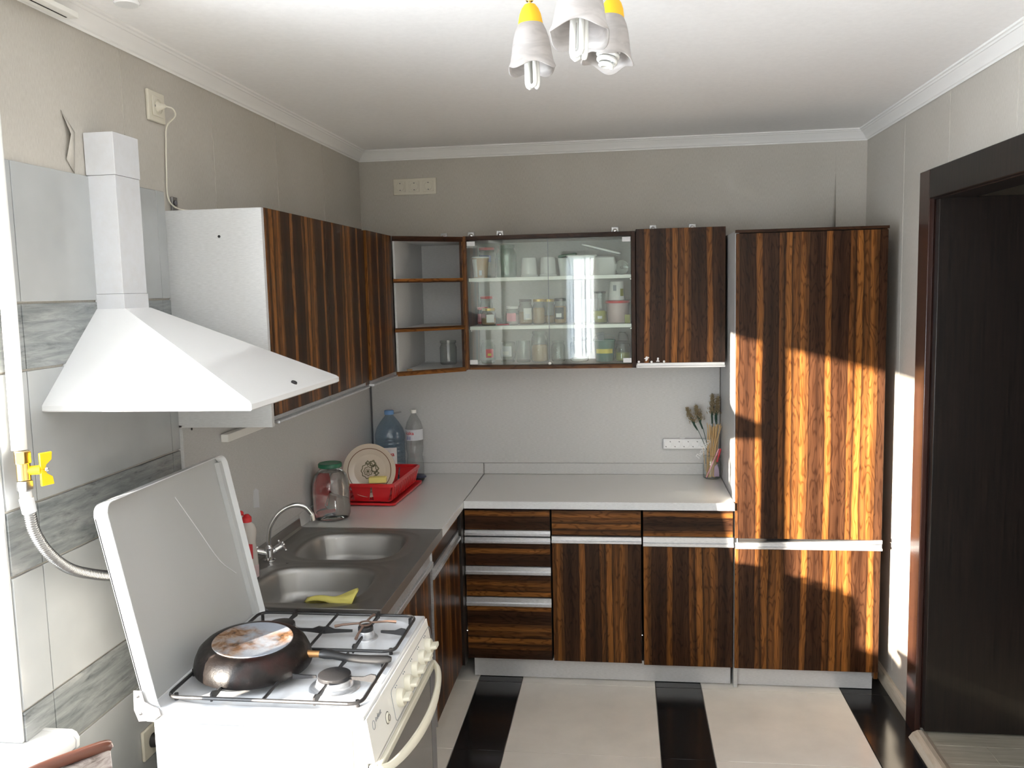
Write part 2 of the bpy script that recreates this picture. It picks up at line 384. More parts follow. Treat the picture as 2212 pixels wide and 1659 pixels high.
def panmat():
    m = mat('burnt pan outside', rough=.36, spec=.28); nt = m.node_tree; b = nt.nodes['Principled BSDF']
    x, y, z, ob = xyz(nt); f = noise_n(nt, ob, 18, 6, .7); g = noise_n(nt, ob, 7, 3)
    c = mixc(nt, ramp(nt, g, [(.58, (0, 0, 0)), (.72, (1, 1, 1))]), ramp(nt, f, [(.35, (.004, .003, .003)), (.6, (.012, .009, .008)), (.8, (.07, .055, .05))]), (.035, .008, .005))
    nt.links.new(c, b.inputs['Base Color']); bump_to(nt, b, f, .9, .002); return m
M['pan'] = panmat()
def panbase():
    m = mat('scorched pan base', rough=.5, metal=.2); nt = m.node_tree; b = nt.nodes['Principled BSDF']
    x, y, z, ob = xyz(nt); f = noise_n(nt, ob, 22, 7, .7, .8); g = noise_n(nt, ob, 9, 4, .6)
    c1 = ramp(nt, f, [(.35, (.02, .014, .010)), (.48, (.20, .10, .045)), (.58, (.30, .23, .18)), (.7, (.36, .37, .40))])
    c = mixc(nt, ramp(nt, g, [(.42, (0, 0, 0)), (.55, (1, 1, 1))]), c1, (.27, .29, .33))
    nt.links.new(c, b.inputs['Base Color']); bump_to(nt, b, f, .6, .002); return m
M['panbase'] = panbase()
def grimewhite():
    m = mat('used white enamel', rough=.22, coat=.2); nt = m.node_tree; b = nt.nodes['Principled BSDF']
    x, y, z, ob = xyz(nt); f = noise_n(nt, ob, 30, 6, .7)
    nt.links.new(ramp(nt, f, [(.20, (.45, .32, .18)), (.27, (.60, .60, .61)), (.6, (.63, .64, .665))]), b.inputs['Base Color']); return m
M['enamel'] = grimewhite()
M['rust'] = mat('brown rust stain', (.22, .12, .06), .7)
M['side'] = mat('darkened white side paint', (.50, .505, .52), .4, bump=.1, bscale=30)  # stove side's white, darkened in the colour to offset strong window light
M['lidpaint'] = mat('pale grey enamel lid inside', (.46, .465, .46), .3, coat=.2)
M['chairfab'] = None
def fab():
    m = mat('worn silvery chair covering', rough=.35); nt = m.node_tree; b = nt.nodes['Principled BSDF']
    x, y, z, ob = xyz(nt); f = noise_n(nt, comb(nt, math_n(nt, 'MULTIPLY', x, 10), math_n(nt, 'MULTIPLY', y, 10), math_n(nt, 'MULTIPLY', z, 50)), 1, 6, .7, 1)
    nt.links.new(ramp(nt, f, [(.35, (.13, .10, .09)), (.5, (.38, .33, .31)), (.7, (.52, .47, .45))]), b.inputs['Base Color']); bump_to(nt, b, f, .3); return m
M['chairfab'] = fab()
M['sill'] = mat('painted white sill', (.60, .60, .59), .35)
M['towel'] = mat('outdoor ground', (.3, .3, .28), .9)

# ================================================================== SETTING
RW, H = 2.478, 2.507
YB = -5.8
YJ = -2.70       # far jamb of the left window
YK = -4.60       # near jamb
# floor: bed plus every tile
fl = struct('floor', MB().box(-.02, RW + .02, YB, 0, -.08, -.006), M['grout'])
xs = [(0, .043, 0), (.046, .646, 1), (.649, .848, 0), (.851, 1.454, 1), (1.457, 1.657, 0), (1.660, 2.263, 1), (2.266, RW, 0)]
ys = [-.59 - .6*k for k in range(9)]
edges = [0] + ys + [YB]
for i in range(len(edges) - 1):
    y1, y0 = edges[i], max(edges[i+1], YB)
    if y1 - y0 < .02: continue
    for a, b_, w in xs:
        dz = random.uniform(-.0004, .0004)
        build('floor_tile', MB().box(a, b_, y0 + .0012, y1 - .0012, -.012, dz), M['ftw'] if w else M['ftb'], fl, bev=.0008, seg=1)
# left wall with window opening, plus the opening of the added fill window
wl = MB()
wl.box(-.38, 0, YJ, .1, 0, H); wl.box(-.38, 0, -4.92, YK, 0, H); wl.box(-.38, 0, YB - .3, -5.75, 0, H); wl.box(-.38, 0, -5.75, -4.92, 0, .15); wl.box(-.38, 0, -5.75, -4.92, 2.3, H); wl.box(-.38, 0, YK, YJ, 0, .775); wl.box(-.38, 0, YK, YJ, 2.20, H)
wall_l = struct('wall_left', wl, M['paper'])
# tiles on it
rows = [(0, .295, 0), (.298, .437, 1), (.44, .737, 0), (.74, .887, 1), (.89, 1.192, 0), (1.195, 1.337, 1), (1.34, 1.637, 0), (1.64, 1.787, 1), (1.79, 2.10, 0)]
colsy = [(-1.955, -1.999), (-2.001, -2.599), (-2.601, YJ)]
for z0, z1, st in rows:
    cc = list(colsy)
    if z1 < .76: cc += [(YJ - .001, -3.20), (-3.202, -3.80), (-3.802, YK)]
    for y1, y0 in cc:
        build('wall_tile', MB().box(0.0, .006 + random.uniform(0, .0006), y0, y1, z0 + .0012, z1 - .0012), M['stile'] if st else M['wtile'], wall_l, bev=.0008, seg=1)
# wallpaper seams and the patch torn near the duct
for yy in (-.55, -1.08, -1.61, -2.13):
    build('paper_seam', MB().box(0, .0016, yy, yy + .004, 2.05, 2.46), M['paper'], wall_l)
tp = MB(); tp.add([(0.002, -2.40, 2.245), (.014, -2.385, 2.19), (.004, -2.395, 2.13), (.002, -2.365, 2.10), (.002, -2.352, 2.20)], [(0, 1, 4), (1, 2, 3), (1, 3, 4)])
build('torn_paper', tp, M['paper'], wall_l, solid=.001)
# back wall
wb = struct('wall_back', MB().box(-.38, RW + .2, 0, .2, 0, H), M['paper'])
for xx in (.200, .72, 1.249, 1.79, 2.335):
    build('paper_seam', MB().box(xx, xx + .004, -.0014, 0, 1.95, 2.46), M['paper'], wb)
lp = MB(); lp.add([(2.336, -.001, 2.31), (2.318, -.016, 2.03), (2.338, -.001, 2.03), (2.322, -.014, 2.12)], [(0, 3, 1), (0, 1, 2)])
build('lifted_paper_edge', lp, M['paper'], wb, solid=.0012)
# right wall with doorway
DY0, DY1, DZ = -1.95, -.925, 2.10
wr = MB(); wr.box(RW, RW + .13, DY1, .2, 0, H); wr.box(RW, RW + .13, YB - .3, DY0, 0, H); wr.box(RW, RW + .13, DY0, DY1, DZ, H)
wall_r = struct('wall_right', wr, M['paper'])
for yy in (-.56, -1.06, -1.60):
    build('paper_seam', MB().box(RW - .0014, RW, yy, yy + .004, 2.11 if yy < -.8 else .1, 2.46), M['paper'], wall_r)
# front wall (behind the camera) with the second window
wf = MB(); wf.box(-.38, .65, YB - .3, YB, 0, H); wf.box(1.05, RW + .2, YB - .3, YB, 0, H); wf.box(.65, 1.05, YB - .3, YB, 0, .94); wf.box(.65, 1.05, YB - .3, YB, 2.2, H);
struct('wall_front', wf, M['paper'])
ceil = struct('ceiling', MB().box(-.38, RW + .2, YB - .3, .2, H, H + .12), M['ceil'])
# cornice: moulded profile (distance from wall, drop)
prof = [(0, .0), (0, .050), (.004, .052), (.006, .046), (.011, .043), (.014, .037), (.022, .028), (.032, .019), (.036, .014), (.040, .013), (.043, .008), (.049, .006), (.050, .0)]
def cornice(name, a, b_, nrm):
    R = []
    for k, e in enumerate((a, b_)):
        row = []
        for d, dr in prof:
            o = -1 if k == 0 else 1
            along = (Vector(b_) - Vector(a)).normalized()
            mit = e[2] if len(e) > 2 else 0
            p = Vector((e[0], e[1])) + Vector(nrm)*d - along.xy * (o * d * mit)
            row.append((p.x, p.y, H - dr))
        R.append(row)
    mb = MB(); mb.rings(R); struct(name, mb, M['cornice'], ang=20)
def corn(name, p0, p1, nrm, m0, m1):
    al = (Vector(p1) - Vector(p0)).normalized(); R = []
    for e, sg, mi in ((Vector(p0), 1, m0), (Vector(p1), -1, m1)):
        R.append([(*(e + Vector(nrm)*d + al*(sg*d*mi)), H - dr) for d, dr in prof])
    mb = MB(); mb.rings(R); return struct(name, mb, M['cornice'], ang=20)
corn('trim_1', (0, YB), (0, 0), (1, 0), 1, 1); corn('trim_2', (0, 0), (RW, 0), (0, -1), 1, 1); corn('trim_3', (RW, 0), (RW, YB), (-1, 0), 1, 1)
# hall behind the doorway
struct('floor_hall', MB().box(RW + .0, 4.2, -2.7, .2, -.05, .022), M['grout'])
fh = bpy.data.objects['floor_hall']
yy = -.80
for r in range(10):
    xx = RW + .012 - random.choice((0, .25, .5, .62))
    xx = [RW - .30, RW - .05, RW - .42, RW - .18, RW - .5][r % 5]
    while xx < 4.2:
        a, b_ = max(xx, RW + .012), min(xx + .62, 4.2)
        if b_ > a: build('floor_plank', MB().box(a, b_ - .001, yy - .128, yy - .0012, .0, .0285 + random.uniform(0, .0006)), M['lamfloor'], fh, bev=.0006, seg=1)
        xx += .62
    yy -= .129
struct('wall_hall', MB().box(4.2, 4.3, -2.7, .2, 0, H).box(RW + .13, 4.3, -2.8, -2.7, 0, H).box(RW + .13, 4.3, .2, .3, 0, H), M['paper'])
struct('ceiling_hall', MB().box(RW + .13, 4.3, -2.8, .3, H, H + .1), M['ceil'])
# door casing, jambs and the open leaf = door_1
d1 = bpy.data.objects.new('door_1', None); COL.objects.link(d1); d1['kind'] = 'structure'; d1['label'] = 'dark brown door standing open into the hall'
d1.location = (RW, DY1, 0)
cs = MB(); cs.box(RW - .022, RW, DY1 - .01, DY1 + .10, 0, DZ + .10)
build('casing', cs, M['casing'], d1, True, bev=.003)
build('casing', MB().box(RW - .022, RW, DY0 - .10, DY0 + .01, 0, DZ + .10), M['casing'], d1, True, bev=.003)
build('casing', MB().box(RW - .022, RW, DY0 + .01, DY1 - .01, DZ - .008, DZ + .10), M['wenge'], d1, True, bev=.003)
build('door_jamb', MB().box(RW - .004, RW + .12, DY1 - .004, DY1 + .02, .03, DZ).box(RW + .035, RW + .075, DY1 - .016, DY1 - .004, .03, DZ), M['casing'], d1, True, bev=.002)
build('door_jamb', MB().box(RW - .004, RW + .12, DY0 - .02, DY0 + .004, .03, DZ), M['casing'], d1, True, bev=.002)
build('door_head', MB().box(RW - .004, RW + .12, DY0, DY1, DZ - .012, DZ + .012), M['wenge'], d1, True, bev=.002)
leaf = build('door_leaf', MB().box(RW + .002, RW + .802, DY1 - .052, DY1 - .012, .040, DZ - .008), M['wenge'], d1, True, bev=.002)
build('door_handle', MB().tube([(RW + .74, DY1 - .05, 1.02), (RW + .74, DY1 - .10, 1.02), (RW + .64, DY1 - .105, 1.02)], .009, 10), M['aluh'], leaf)
# threshold moulding and skirting
th = MB(); th.rings([[(RW - .05, y, 0.001), (RW - .052, y, .006), (RW - .038, y, .026), (RW - .02, y, .036), (RW - .004, y, .037), (RW + .012, y, .030), (RW + .012, y, .001)] for y in (-1.96, DY1 - .035)])
struct('trim_4', th, M['beige'], ang=25)
sk = MB(); sk.rings([[(RW, y, .001), (RW - .020, y, .001), (RW - .020, y, .040), (RW - .013, y, .056), (RW, y, .060)] for y in (DY1 + .10, -.001)])
struct('baseboard_right', sk, M['beige'], ang=25)
# window in the left wall
w1 = bpy.data.objects.new('window_1', None); COL.objects.link(w1); w1['kind'] = 'structure'; w1['label'] = 'sunny kitchen window with deep white sill at the left edge'
w1.location = (0, YJ, .8)
def wframe(mb, x0, x1, y0, y1, z0, z1, t):
    mb.box(x0, x1, y0, y0 + t, z0, z1).box(x0, x1, y1 - t, y1, z0, z1).box(x0, x1, y0 + t, y1 - t, z0, z0 + t).box(x0, x1, y0 + t, y1 - t, z1 - t, z1)
FX0, FX1 = -.225, -.180
# (the glass is set back in the reveal)
def yshift(x): return x*1.30
MU0, MU1 = -3.445, -3.345
fm = MB(); wframe(fm, FX0, FX1, YK, YJ, .80, 2.20, .045); fm.box(FX0, FX1, MU0 + .04, MU1 - .04, .84, 2.16)
build('window_frame', fm, M['whitep'], w1, True, bev=.004)
for a, b_ in ((YK + .045, MU0 + .04), (MU1 - .04, YJ - .045)):
    sm = MB(); wframe(sm, FX0 + .005, FX1 + .010, a, b_, .845, 2.160, .043)
    so = build('sash', sm, M['whitep'], w1, True, bev=.004)
    build('pane', MB().box(-.206, -.202, a + .05, b_ - .05, .89, 2.12), M['wpane'], so)
build('window_handle', MB().box(FX1 + .015, FX1 + .03, MU1 - .045, MU1 - .02, 1.36, 1.43).box(FX1 + .03, FX1 + .045, MU1 - .042, MU1 - .022, 1.30, 1.42), M['whitep'], w1, True, bev=.003)
build('reveal', MB().box(-.375, .003, YJ - .010, YJ - .0005, .819, 2.195), M['sill'], w1, True, bev=.003, label='bright white plastered window reveal edge')
sl = MB(); P = [(-.20, .775), (.078, .775), (.086, .782), (.088, .800), (.082, .812), (.070, .818), (-.20, .818)]
sl.rings([[(x, y, z) for x, z in P] for y in (YK - .10, YJ + .055)])
so = build('window_sill', sl, M['sill'], w1, True, bev=.001)
build('sill_cap', MB().rings([[(x*1.0 + (.003 if x > 0 else 0), y, z + (.002 if z > .79 else -.002)) for x, z in P] for y in (YJ + .050, YJ + .062)]), M['sill'], so, bev=.002)
w3 = bpy.data.objects.new('added_fill_window', None); COL.objects.link(w3); w3['kind'] = 'structure'; w3.location = (0, -5.3, .3)  # unseen window, added to bring more sky light into the room
fm = MB(); wframe(fm, -.225, -.175, -5.75, -4.92, .15, 2.30, .06)
build('window_frame', fm, M['whitep'], w3, True, bev=.004)
build('pane', MB().box(-.202, -.198, -5.69, -4.98, .21, 2.24), M['wpane'], w3, True)
# window behind the camera with the roller blind
w2 = bpy.data.objects.new('window_2', None); COL.objects.link(w2); w2['kind'] = 'structure'; w2.location = (1.05, YB, .8)
fm = MB()
for x0, x1, z0, z1 in ((.65, .70, .94, 2.2), (1.0, 1.05, .94, 2.2), (.70, 1.0, .94, 1.0), (.70, 1.0, 2.13, 2.2)):
    fm.box(x0, x1, YB - .28, YB - .22, z0, z1)
build('window_frame', fm, M['whitep'], w2, True, bev=.003)
for x0, x1, z0 in ((.70, 1.0, 1.0),):
    build('pane', MB().box(x0, x1, YB - .26, YB - .256, z0, 2.23 if x0 > 1.2 else 2.13), M['wpane'], w2, True)
bl = thing('roller_blind', 'white roller blind with grey bamboo print on the window behind the camera', 'blind', (.85, YB - .19, 1.05))
build('fabric', MB().box(.700, 1.000, YB - .192, YB - .1905, 1.01, 2.14), M['blind'], bl, True)
bp = MB(); rnd = random.Random(3)
for sx in (.735, .775, .865, .905, .965):
    z = 1.07
    while z < 2.1:
        h = rnd.uniform(.12, .18); lean = rnd.uniform(-.006, .006)
        w = .006 if sx in (.775, .905) else .003
        bp.add([(sx - w, YB - .190, z), (sx + w, YB - .190, z), (sx + w + lean, YB - .190, z + h - .006), (sx - w + lean, YB - .190, z + h - .006)], [(0, 1, 2, 3)])
        for _ in range(2):
            a = rnd.uniform(-.9, .9) + (PI if rnd.random() < .5 else 0); L = rnd.uniform(.025, .045); dx, dz = math.cos(a)*L, -abs(math.sin(a))*L
            cx, cz = sx + rnd.uniform(-.03, .03), z + rnd.uniform(0, h)
            if .705 < cx + dx < .995: bp.add([(cx, YB - .190, cz), (cx + dx*.5, YB - .190, cz + dz*.5 + .006), (cx + dx, YB - .190, cz + dz), (cx + dx*.5, YB - .190, cz + dz*.5 - .004)], [(0, 1, 2, 3)])
        z += h
build('bamboo_print', bp, M['blindp'], bl, True); bpy.data.objects['bamboo_print']['kind'] = 'stuff'
build('blind_tube', MB().cyl((.70, YB - .19, 2.155), (1.0, YB - .19, 2.155), .014), M['whitep'], bl, True)
build('bottom_rail', MB().box(.700, 1.000, YB - .195, YB - .187, 1.000, 1.012), M['whitep'], bl, True)

# ================================================================== FITTED KITCHEN
def handle_strip(y_or_x, a, b_, z0, z1, axis='y', out=.012, depth=.0):
    """aluminium grip profile: recessed web on top with a proud lip below. axis y: front faces -y at y_or_x"""
    mb = MB(); zl = z0 + (z1 - z0)*.38
    P = [(0, z0), (-out, z0), (-out - .002, z0 + .002), (-out - .002, zl - .002), (-out, zl), (-.004, zl + .001), (-.003, z1 - .004), (-.006, z1), (0.004, z1)]
    if axis == 'y': mb.rings([[(x, y_or_x + d, z) for d, z in P] for x in (a, b_)])
    else: mb.rings([[(y_or_x - d, y, z) for d, z in P] for y in (a, b_)])
    return mb
# --- base units along the back wall, front plane y=-.585
FY = -.585
def base_unit(name, label, x0, x1, specs, group=None):
    t = thing(name, label, 'cabinet', ((x0 + x1)/2, -.30, 0))
    build('carcass', MB().box(x0 + .002, x1 - .002, FY + .020, -.03, .10, .808), M['dark'], t, True)
    for kind, za, zb, mt in specs:
        if kind in ('drawer', 'door'):
            o = build(kind, MB().box(x0 + .002, x1 - .003, FY, FY + .018, za, zb), M[mt], t, True, bev=.0012)
            last = o
        else:
            build('handle', handle_strip(FY, x0 + .001, x1 - .001, za, zb), M['aluh'], t, True)
    return t
base_unit('drawer_cabinet', 'dark rosewood base cabinet with four drawers beside the inner corner', .602, .994,
          [('drawer', .716, .808, 'rose_h'), ('handle', .690, .715, 0), ('handle', .655, .683, 0), ('drawer', .548, .654, 'rose_h2'),
           ('handle', .509, .546, 0), ('drawer', .404, .508, 'rose_h'), ('handle', .361, .401, 0), ('drawer', .108, .360, 'rose_h2')])
base_unit('base_cabinet', 'rosewood base cabinet with drawer over door, next to the four drawers', .998, 1.399,
          [('drawer', .693, .808, 'rose_h2'), ('handle', .660, .691, 0), ('door', .106, .658, 'rose_v')])
base_unit('base_cabinet', 'rosewood base cabinet with drawer over door, beside the tall cabinet', 1.404, 1.797,
          [('drawer', .695, .810, 'rose_h'), ('handle', .651, .694, 0), ('door', .100, .650, 'rose_v2')])
single('plinth', MB().box(.622, 1.792, FY + .050, FY + .062, .002, .098), M['plinth'], 'long grey plinth board under the three back base cabinets', 'plinth', (1.2, -.53, 0), bev=.001)
# --- left run base units, front plane x=.585
FX = .585
def side_unit(label, y0, y1, bottom):
    t = thing('base_cabinet', label, 'cabinet', (.3, (y0 + y1)/2, 0))
    build('carcass', MB().box(.03, FX - .020, y0 + .002, y1 - .002, .10, .69), M['dark'], t, True)
    return t
t = side_unit('rosewood base cabinet under the worktop beside the sink, facing right', -1.205, -.655, .1)
build('drawer', MB().box(FX - .018, FX, -1.200, -.66, .735, .812), M['rose_h'], t, True, bev=.001)
build('handle', handle_strip(FX, -1.204, -.66, .690, .732, 'x'), M['aluh'], t, True)
build('door', MB().box(FX - .012, FX + .004, -1.195, -.66, .105, .688), M['rose_v2'], t, True, bev=.001)
t = side_unit('rosewood sink cabinet behind the stove, under the steel sink', -1.955, -1.210, .1)
build('door', MB().box(FX - .018, FX, -1.950, -1.216, .105, .775), M['rose_v'], t, True, bev=.001)
build('handle', handle_strip(FX, -1.950, -1.216, .745, .800, 'x'), M['aluh'], t, True)
build('edge_strip', MB().box(FX - .010, FX + .008, -1.215, -1.207, .10, .83), M['aluh'], t, True)
single('plinth', MB().box(.500, .512, -1.94, -.66, .002, .098), M['whitep'], 'white plinth board under the sink cabinet', 'plinth', (.506, -1.3, 0), bev=.001)
single('corner_filler', MB().box(.565, .600, -.652, FY + .004, .10, .812), M['wenge'], 'dark filler strip in the inner corner of the base cabinets', 'filler strip', (.58, -.62, .1), bev=.001)
# --- worktops
wt = thing('worktop', 'pale grey laminate worktop along the back wall', 'worktop', (1.2, -.3, .815))
build('slab', MB().box(.606, 1.799, -.600, -.001, .818, .850), M['worktop'], wt, True, bev=.003)
build('front_edge', MB().box(.606, 1.799, -.6035, -.5995, .817, .8505), M['alu'], wt, True, bev=.001)
build('upstand', MB().box(.606, 1.799, -.018, -.001, .850, .908), M['lam'], wt, True, bev=.003)
wt = thing('worktop', 'pale grey laminate worktop between the sink and the back wall', 'worktop', (.3, -.5, .815))
build('slab', MB().box(.001, .6025, -1.074, -.001, .818, .850), M['worktop'], wt, True, bev=.003)
build('front_edge', MB().box(.6025, .6055, -1.074, -.600, .817, .8505), M['alu'], wt, True, bev=.001)
build('upstand', MB().box(.018, .6025, -.018, -.001, .850, .908).box(.001, .018, -1.07, -.001, .850, .908), M['lam'], wt, True, bev=.003)
# --- splash panels
sp = single('splash_panel', MB().box(.017, 1.797, -.016, 0, .909, 1.438), M['lam'], 'grey white splash panel on the back wall above the worktop', 'wall panel', (.9, 0, .909), bev=.001)
sp = thing('splash_panel', 'grey white splash panel on the left wall above the sink', 'wall panel', (0, -1, .86))
build('panel', MB().box(.0, .016, -1.955, -.002, .909, 1.412).box(0, .016, -1.955, -1.075, .86, .909), M['lam'], sp, True, bev=.001)
build('corner_strip', MB().box(.016, .024, -.024, -.016, .909, 1.42), M['grey'], sp, True)
build('screw_cap', MB().cyl((.016, -1.90, 1.392), (.018, -1.90, 1.392), .004, n=10), M['black'], sp, True)
single('wooden_batten', MB().box(.017, .043, -1.715, -1.0, 1.318, 1.344), M['whitep'], 'thin white batten fixed on the splash panel under the left cupboards', 'batten', (.03, -1.3, 1.318), bev=.002)
# --- tall cabinet
t = thing('tall_cabinet', 'tall rosewood cabinet with two doors against the right wall, sunlit', 'cabinet', (2.11, -.3, 0))
build('side_panel', MB().box(1.801, 1.818, -.566, -.001, .0, 2.018), M['lam'], t, True, bev=.001)
build('side_panel', MB().box(2.400, 2.417, -.566, -.001, .06, 2.018), M['rose_v'], t, True, bev=.001)
build('carcass', MB().box(1.819, 2.399, -.560, -.001, .10, 2.010), M['dark'], t, True)
build('cornice_strip', MB().box(1.800, 2.419, -.588, -.566, 2.009, 2.021), M['rose_h'], t, True, bev=.001)
build('door', MB().box(1.803, 2.416, FY, FY + .018, .690, 2.006), M['rose_v3'], t, True, bev=.0015)
build('door', MB().box(1.803, 2.413, FY, FY + .018, .098, .645), M['rose_v2'], t, True, bev=.0015)
hs = handle_strip(FY, 1.803, 2.416, .646, .672)
hs2 = MB(); z = [.674, .694]
hs2.add([(1.81, FY - .010, .668), (2.416, FY - .010, .676), (2.416, FY - .010, .692), (1.81, FY - .010, .672),
         (1.81, FY + .01, .668), (2.416, FY + .01, .676), (2.416, FY + .01, .692), (1.81, FY + .01, .672)],
        [(0, 1, 2, 3), (4, 7, 6, 5), (0, 4, 5, 1), (3, 2, 6, 7), (0, 3, 7, 4), (1, 5, 6, 2)])
build('handle', hs, M['aluh'], t, True); build('handle', hs2, M['aluh'], t, True)
build('plinth_board', MB().box(1.806, 2.402, FY + .048, FY + .060, .002, .097), M['plinth'], t, True, bev=.001)
# --- wall cupboards, left wall
t = thing('wall_cupboard', 'wide rosewood wall cupboard with two doors and white side on the left wall', 'cupboard', (.15, -1.45, 1.412))
sd_ = build('side_panel', MB().box(.001, .299, -1.955, -1.938, 1.405, 2.045), M['lam'], t, True, bev=.0008, label='white ribbed side panel')
build('screw_cap', MB().cyl((.168, -1.9555, 1.966), (.168, -1.957, 1.966), .004, n=10), M['black'], sd_)
build('carcass', MB().box(.001, .280, -1.937, -.989, 1.425, 2.043), M['lam'], t, True, bev=.0008)
build('door', MB().box(.2815, .301, -1.9365, -1.421, 1.436, 2.046), M['rose_v'], t, True, bev=.0012)
build('door', MB().box(.2815, .301, -1.418, -.988, 1.436, 2.046), M['rose_v2'], t, True, bev=.0012)
build('handle', handle_strip(.288, -1.925, -1.421, 1.412, 1.435, 'x', .02), M['aluh'], t, True)
build('handle', handle_strip(.288, -1.418, -.988, 1.412, 1.435, 'x', .02), M['aluh'], t, True)
t = thing('corner_cupboard', 'narrow rosewood corner cupboard with one door between left cupboards and open shelves', 'cupboard', (.15, -.75, 1.412))
build('carcass', MB().box(.001, .280, -.984, -.001, 1.425, 2.043), M['lam'], t, True, bev=.0008)
build('door', MB().box(.2815, .301, -.930, -.552, 1.436, 2.046), M['rose_v2'], t, True, bev=.0012)
build('filler', MB().box(.275, .290, -.984, -.932, 1.42, 2.043), M['rose_v'], t, True)
build('handle', handle_strip(.288, -.93, -.552, 1.412, 1.435, 'x', .02), M['aluh'], t, True)
# --- open corner shelves: footprint polygon
A, B = (.302, -.545), (.583, -.322)
t = thing('open_shelf_unit', 'open corner shelf unit with rosewood edges, between corner door and glass cupboard', 'shelf unit', (.44, -.2, 1.42))
poly = [(.302, -.001), A, B, (.583, -.001)]
for nm, z0, z1 in (('bottom_board', 1.415, 1.432), ('shelf_board', 1.616, 1.630), ('shelf_board', 1.838, 1.852), ('top_board', 2.025, 2.043)):
    build(nm, MB().prism(poly, 'z', z0, z1), M['lam'], t, True)
dx, dy = B[0] - A[0], B[1] - A[1]; L = math.hypot(dx, dy); nx, ny = dy/L, -dx/L
def edge_strip(z0, z1, off=.0025, a=0, b_=1, mt='rose_h'):
    p = [(A[0] + dx*a, A[1] + dy*a), (A[0] + dx*b_, A[1] + dy*b_)]
    q = [p[0], p[1], (p[1][0] + nx*off, p[1][1] + ny*off), (p[0][0] + nx*off, p[0][1] + ny*off)]
    return build('edge_trim', MB().prism(q, 'z', z0, z1), M[mt], t, True)
edge_strip(1.413, 1.434); edge_strip(1.613, 1.632); edge_strip(1.836, 1.854); edge_strip(2.022, 2.045)
build('back_panel', MB().box(.303, .582, -.006, -.001, 1.432, 2.026), M['lam'], t, True)
build('side_panel', MB().box(.3025, .312, -.535, -.006, 1.432, 2.026), M['lam'], t, True)
build('side_panel', MB().box(.568, .5835, -.322, -.006, 1.415, 2.043), M['rose_v'], t, True)
build('side_panel', MB().box(.567, .5838, -.326, -.322, 1.413, 2.045), M['rose_v'], t, True)
# --- glazed cupboard
t = thing('glass_cupboard', 'rosewood wall cupboard with two glass doors full of jars', 'cupboard', (.98, -.16, 1.42))
build('side_panel', MB().box(.585, .602, -.323, -.001, 1.420, 2.047), M['rose_v'], t, True, bev=.0008)
build('side_panel', MB().box(1.366, 1.384, -.323, -.001, 1.420, 2.047), M['rose_v'], t, True, bev=.0008)
build('top_board', MB().box(.602, 1.366, -.323, -.001, 2.027, 2.047), M['rose_h'], t, True, bev=.0008)
build('bottom_board', MB().box(.602, 1.366, -.323, -.001, 1.420, 1.440), M['rose_h'], t, True, bev=.0008)
build('back_panel', MB().box(.602, 1.366, -.007, -.001, 1.440, 2.027), M['lam'], t, True)
for zz in (1.607, 1.835):
    build('shelf_board', MB().box(.603, 1.365, -.298, -.008, zz, zz + .017), M['whitep'], t, True, bev=.001)
for z in (1.602, 1.830):
    for x in (.606, 1.362): build('shelf_pin', MB().cyl((x, -.28, z), (x, -.29, z), .003, n=8), M['chrome'], t, True)
for x0, x1 in ((.604, .9825), (.9855, 1.364)):
    g = build('glass_door', MB().box(x0, x1, -.3345, -.3300, 1.443, 2.024), M['pane'], t, True)
    xh = x0 if x0 < .8 else x1 - .040
    for z in (1.446, 2.000):
        build('hinge_clip', MB().box(xh + .001, xh + .039, -.3375, -.3275, z, z + .021), M['alu'], g, bev=.001)
build('meeting_edge', MB().box(.9826, .9840, -.3347, -.3299, 1.443, 2.024).box(.9842, .9854, -.3347, -.3299, 1.443, 2.024), M['greyp'], t, True)
build('catch_knob', MB().sph((.984, -.337, 1.447), .008, 12, (1, .6, .8)), M['whitep'], t, True)
# --- right wall cupboard
t = thing('wall_cupboard', 'rosewood wall cupboard with one door, right of the glass cupboard', 'cupboard', (1.58, -.16, 1.42))
build('carcass', MB().box(1.386, 1.786, -.302, -.001, 1.432, 2.050), M['dark'], t, True, bev=.0008)
build('door', MB().box(1.387, 1.789, -.322, -.303, 1.442, 2.055), M['rose_v'], t, True, bev=.0012)
build('handle', handle_strip(-.312, 1.389, 1.787, 1.420, 1.441, 'y', .02), M['white'], t, True)
def sticker(i, c, pts):
    mb = MB(); mb.prism([(c[0] + u, c[1] + v) for u, v in pts], 'y', -.3235, -.3222)
    return mb
circ = lambda r, n=14: [(r*math.cos(2*PI*k/n), r*math.sin(2*PI*k/n)) for k in range(n)]
sx = .00215
for i, (px, pz, pts, lb) in enumerate(((1.397, 1.4475, circ(.0052), 'white round dot sticker nearest the glass cupboard'),
        (1.432, 1.4615, [(-.012, 0), (-.005, .004), (-.003, .009), (.002, .011), (.006, .008), (.012, .007), (.012, .003), (.007, .002), (.006, -.004), (-.002, -.012), (-.005, -.009), (-.004, -.002)], 'white turtle shaped sticker low on the right wall cupboard'),
        (1.455, 1.4465, circ(.0052), 'white round dot sticker between turtle and mushroom stickers'),
        (1.484, 1.456, [(-.007, -.009), (.007, -.009), (.0075, -.005), (.003, -.003), (.005, .006), (.003, .010), (-.002, .010), (-.004, .005), (-.003, -.003), (-.0075, -.005)], 'white mushroom shaped sticker low on the right wall cupboard'),
        (1.512, 1.4475, circ(.0052), 'white round dot sticker rightmost in the row'))):
    single('sticker', sticker(i, (px, pz), pts), M['paperw'], lb, 'sticker', (px, -.3228, pz))
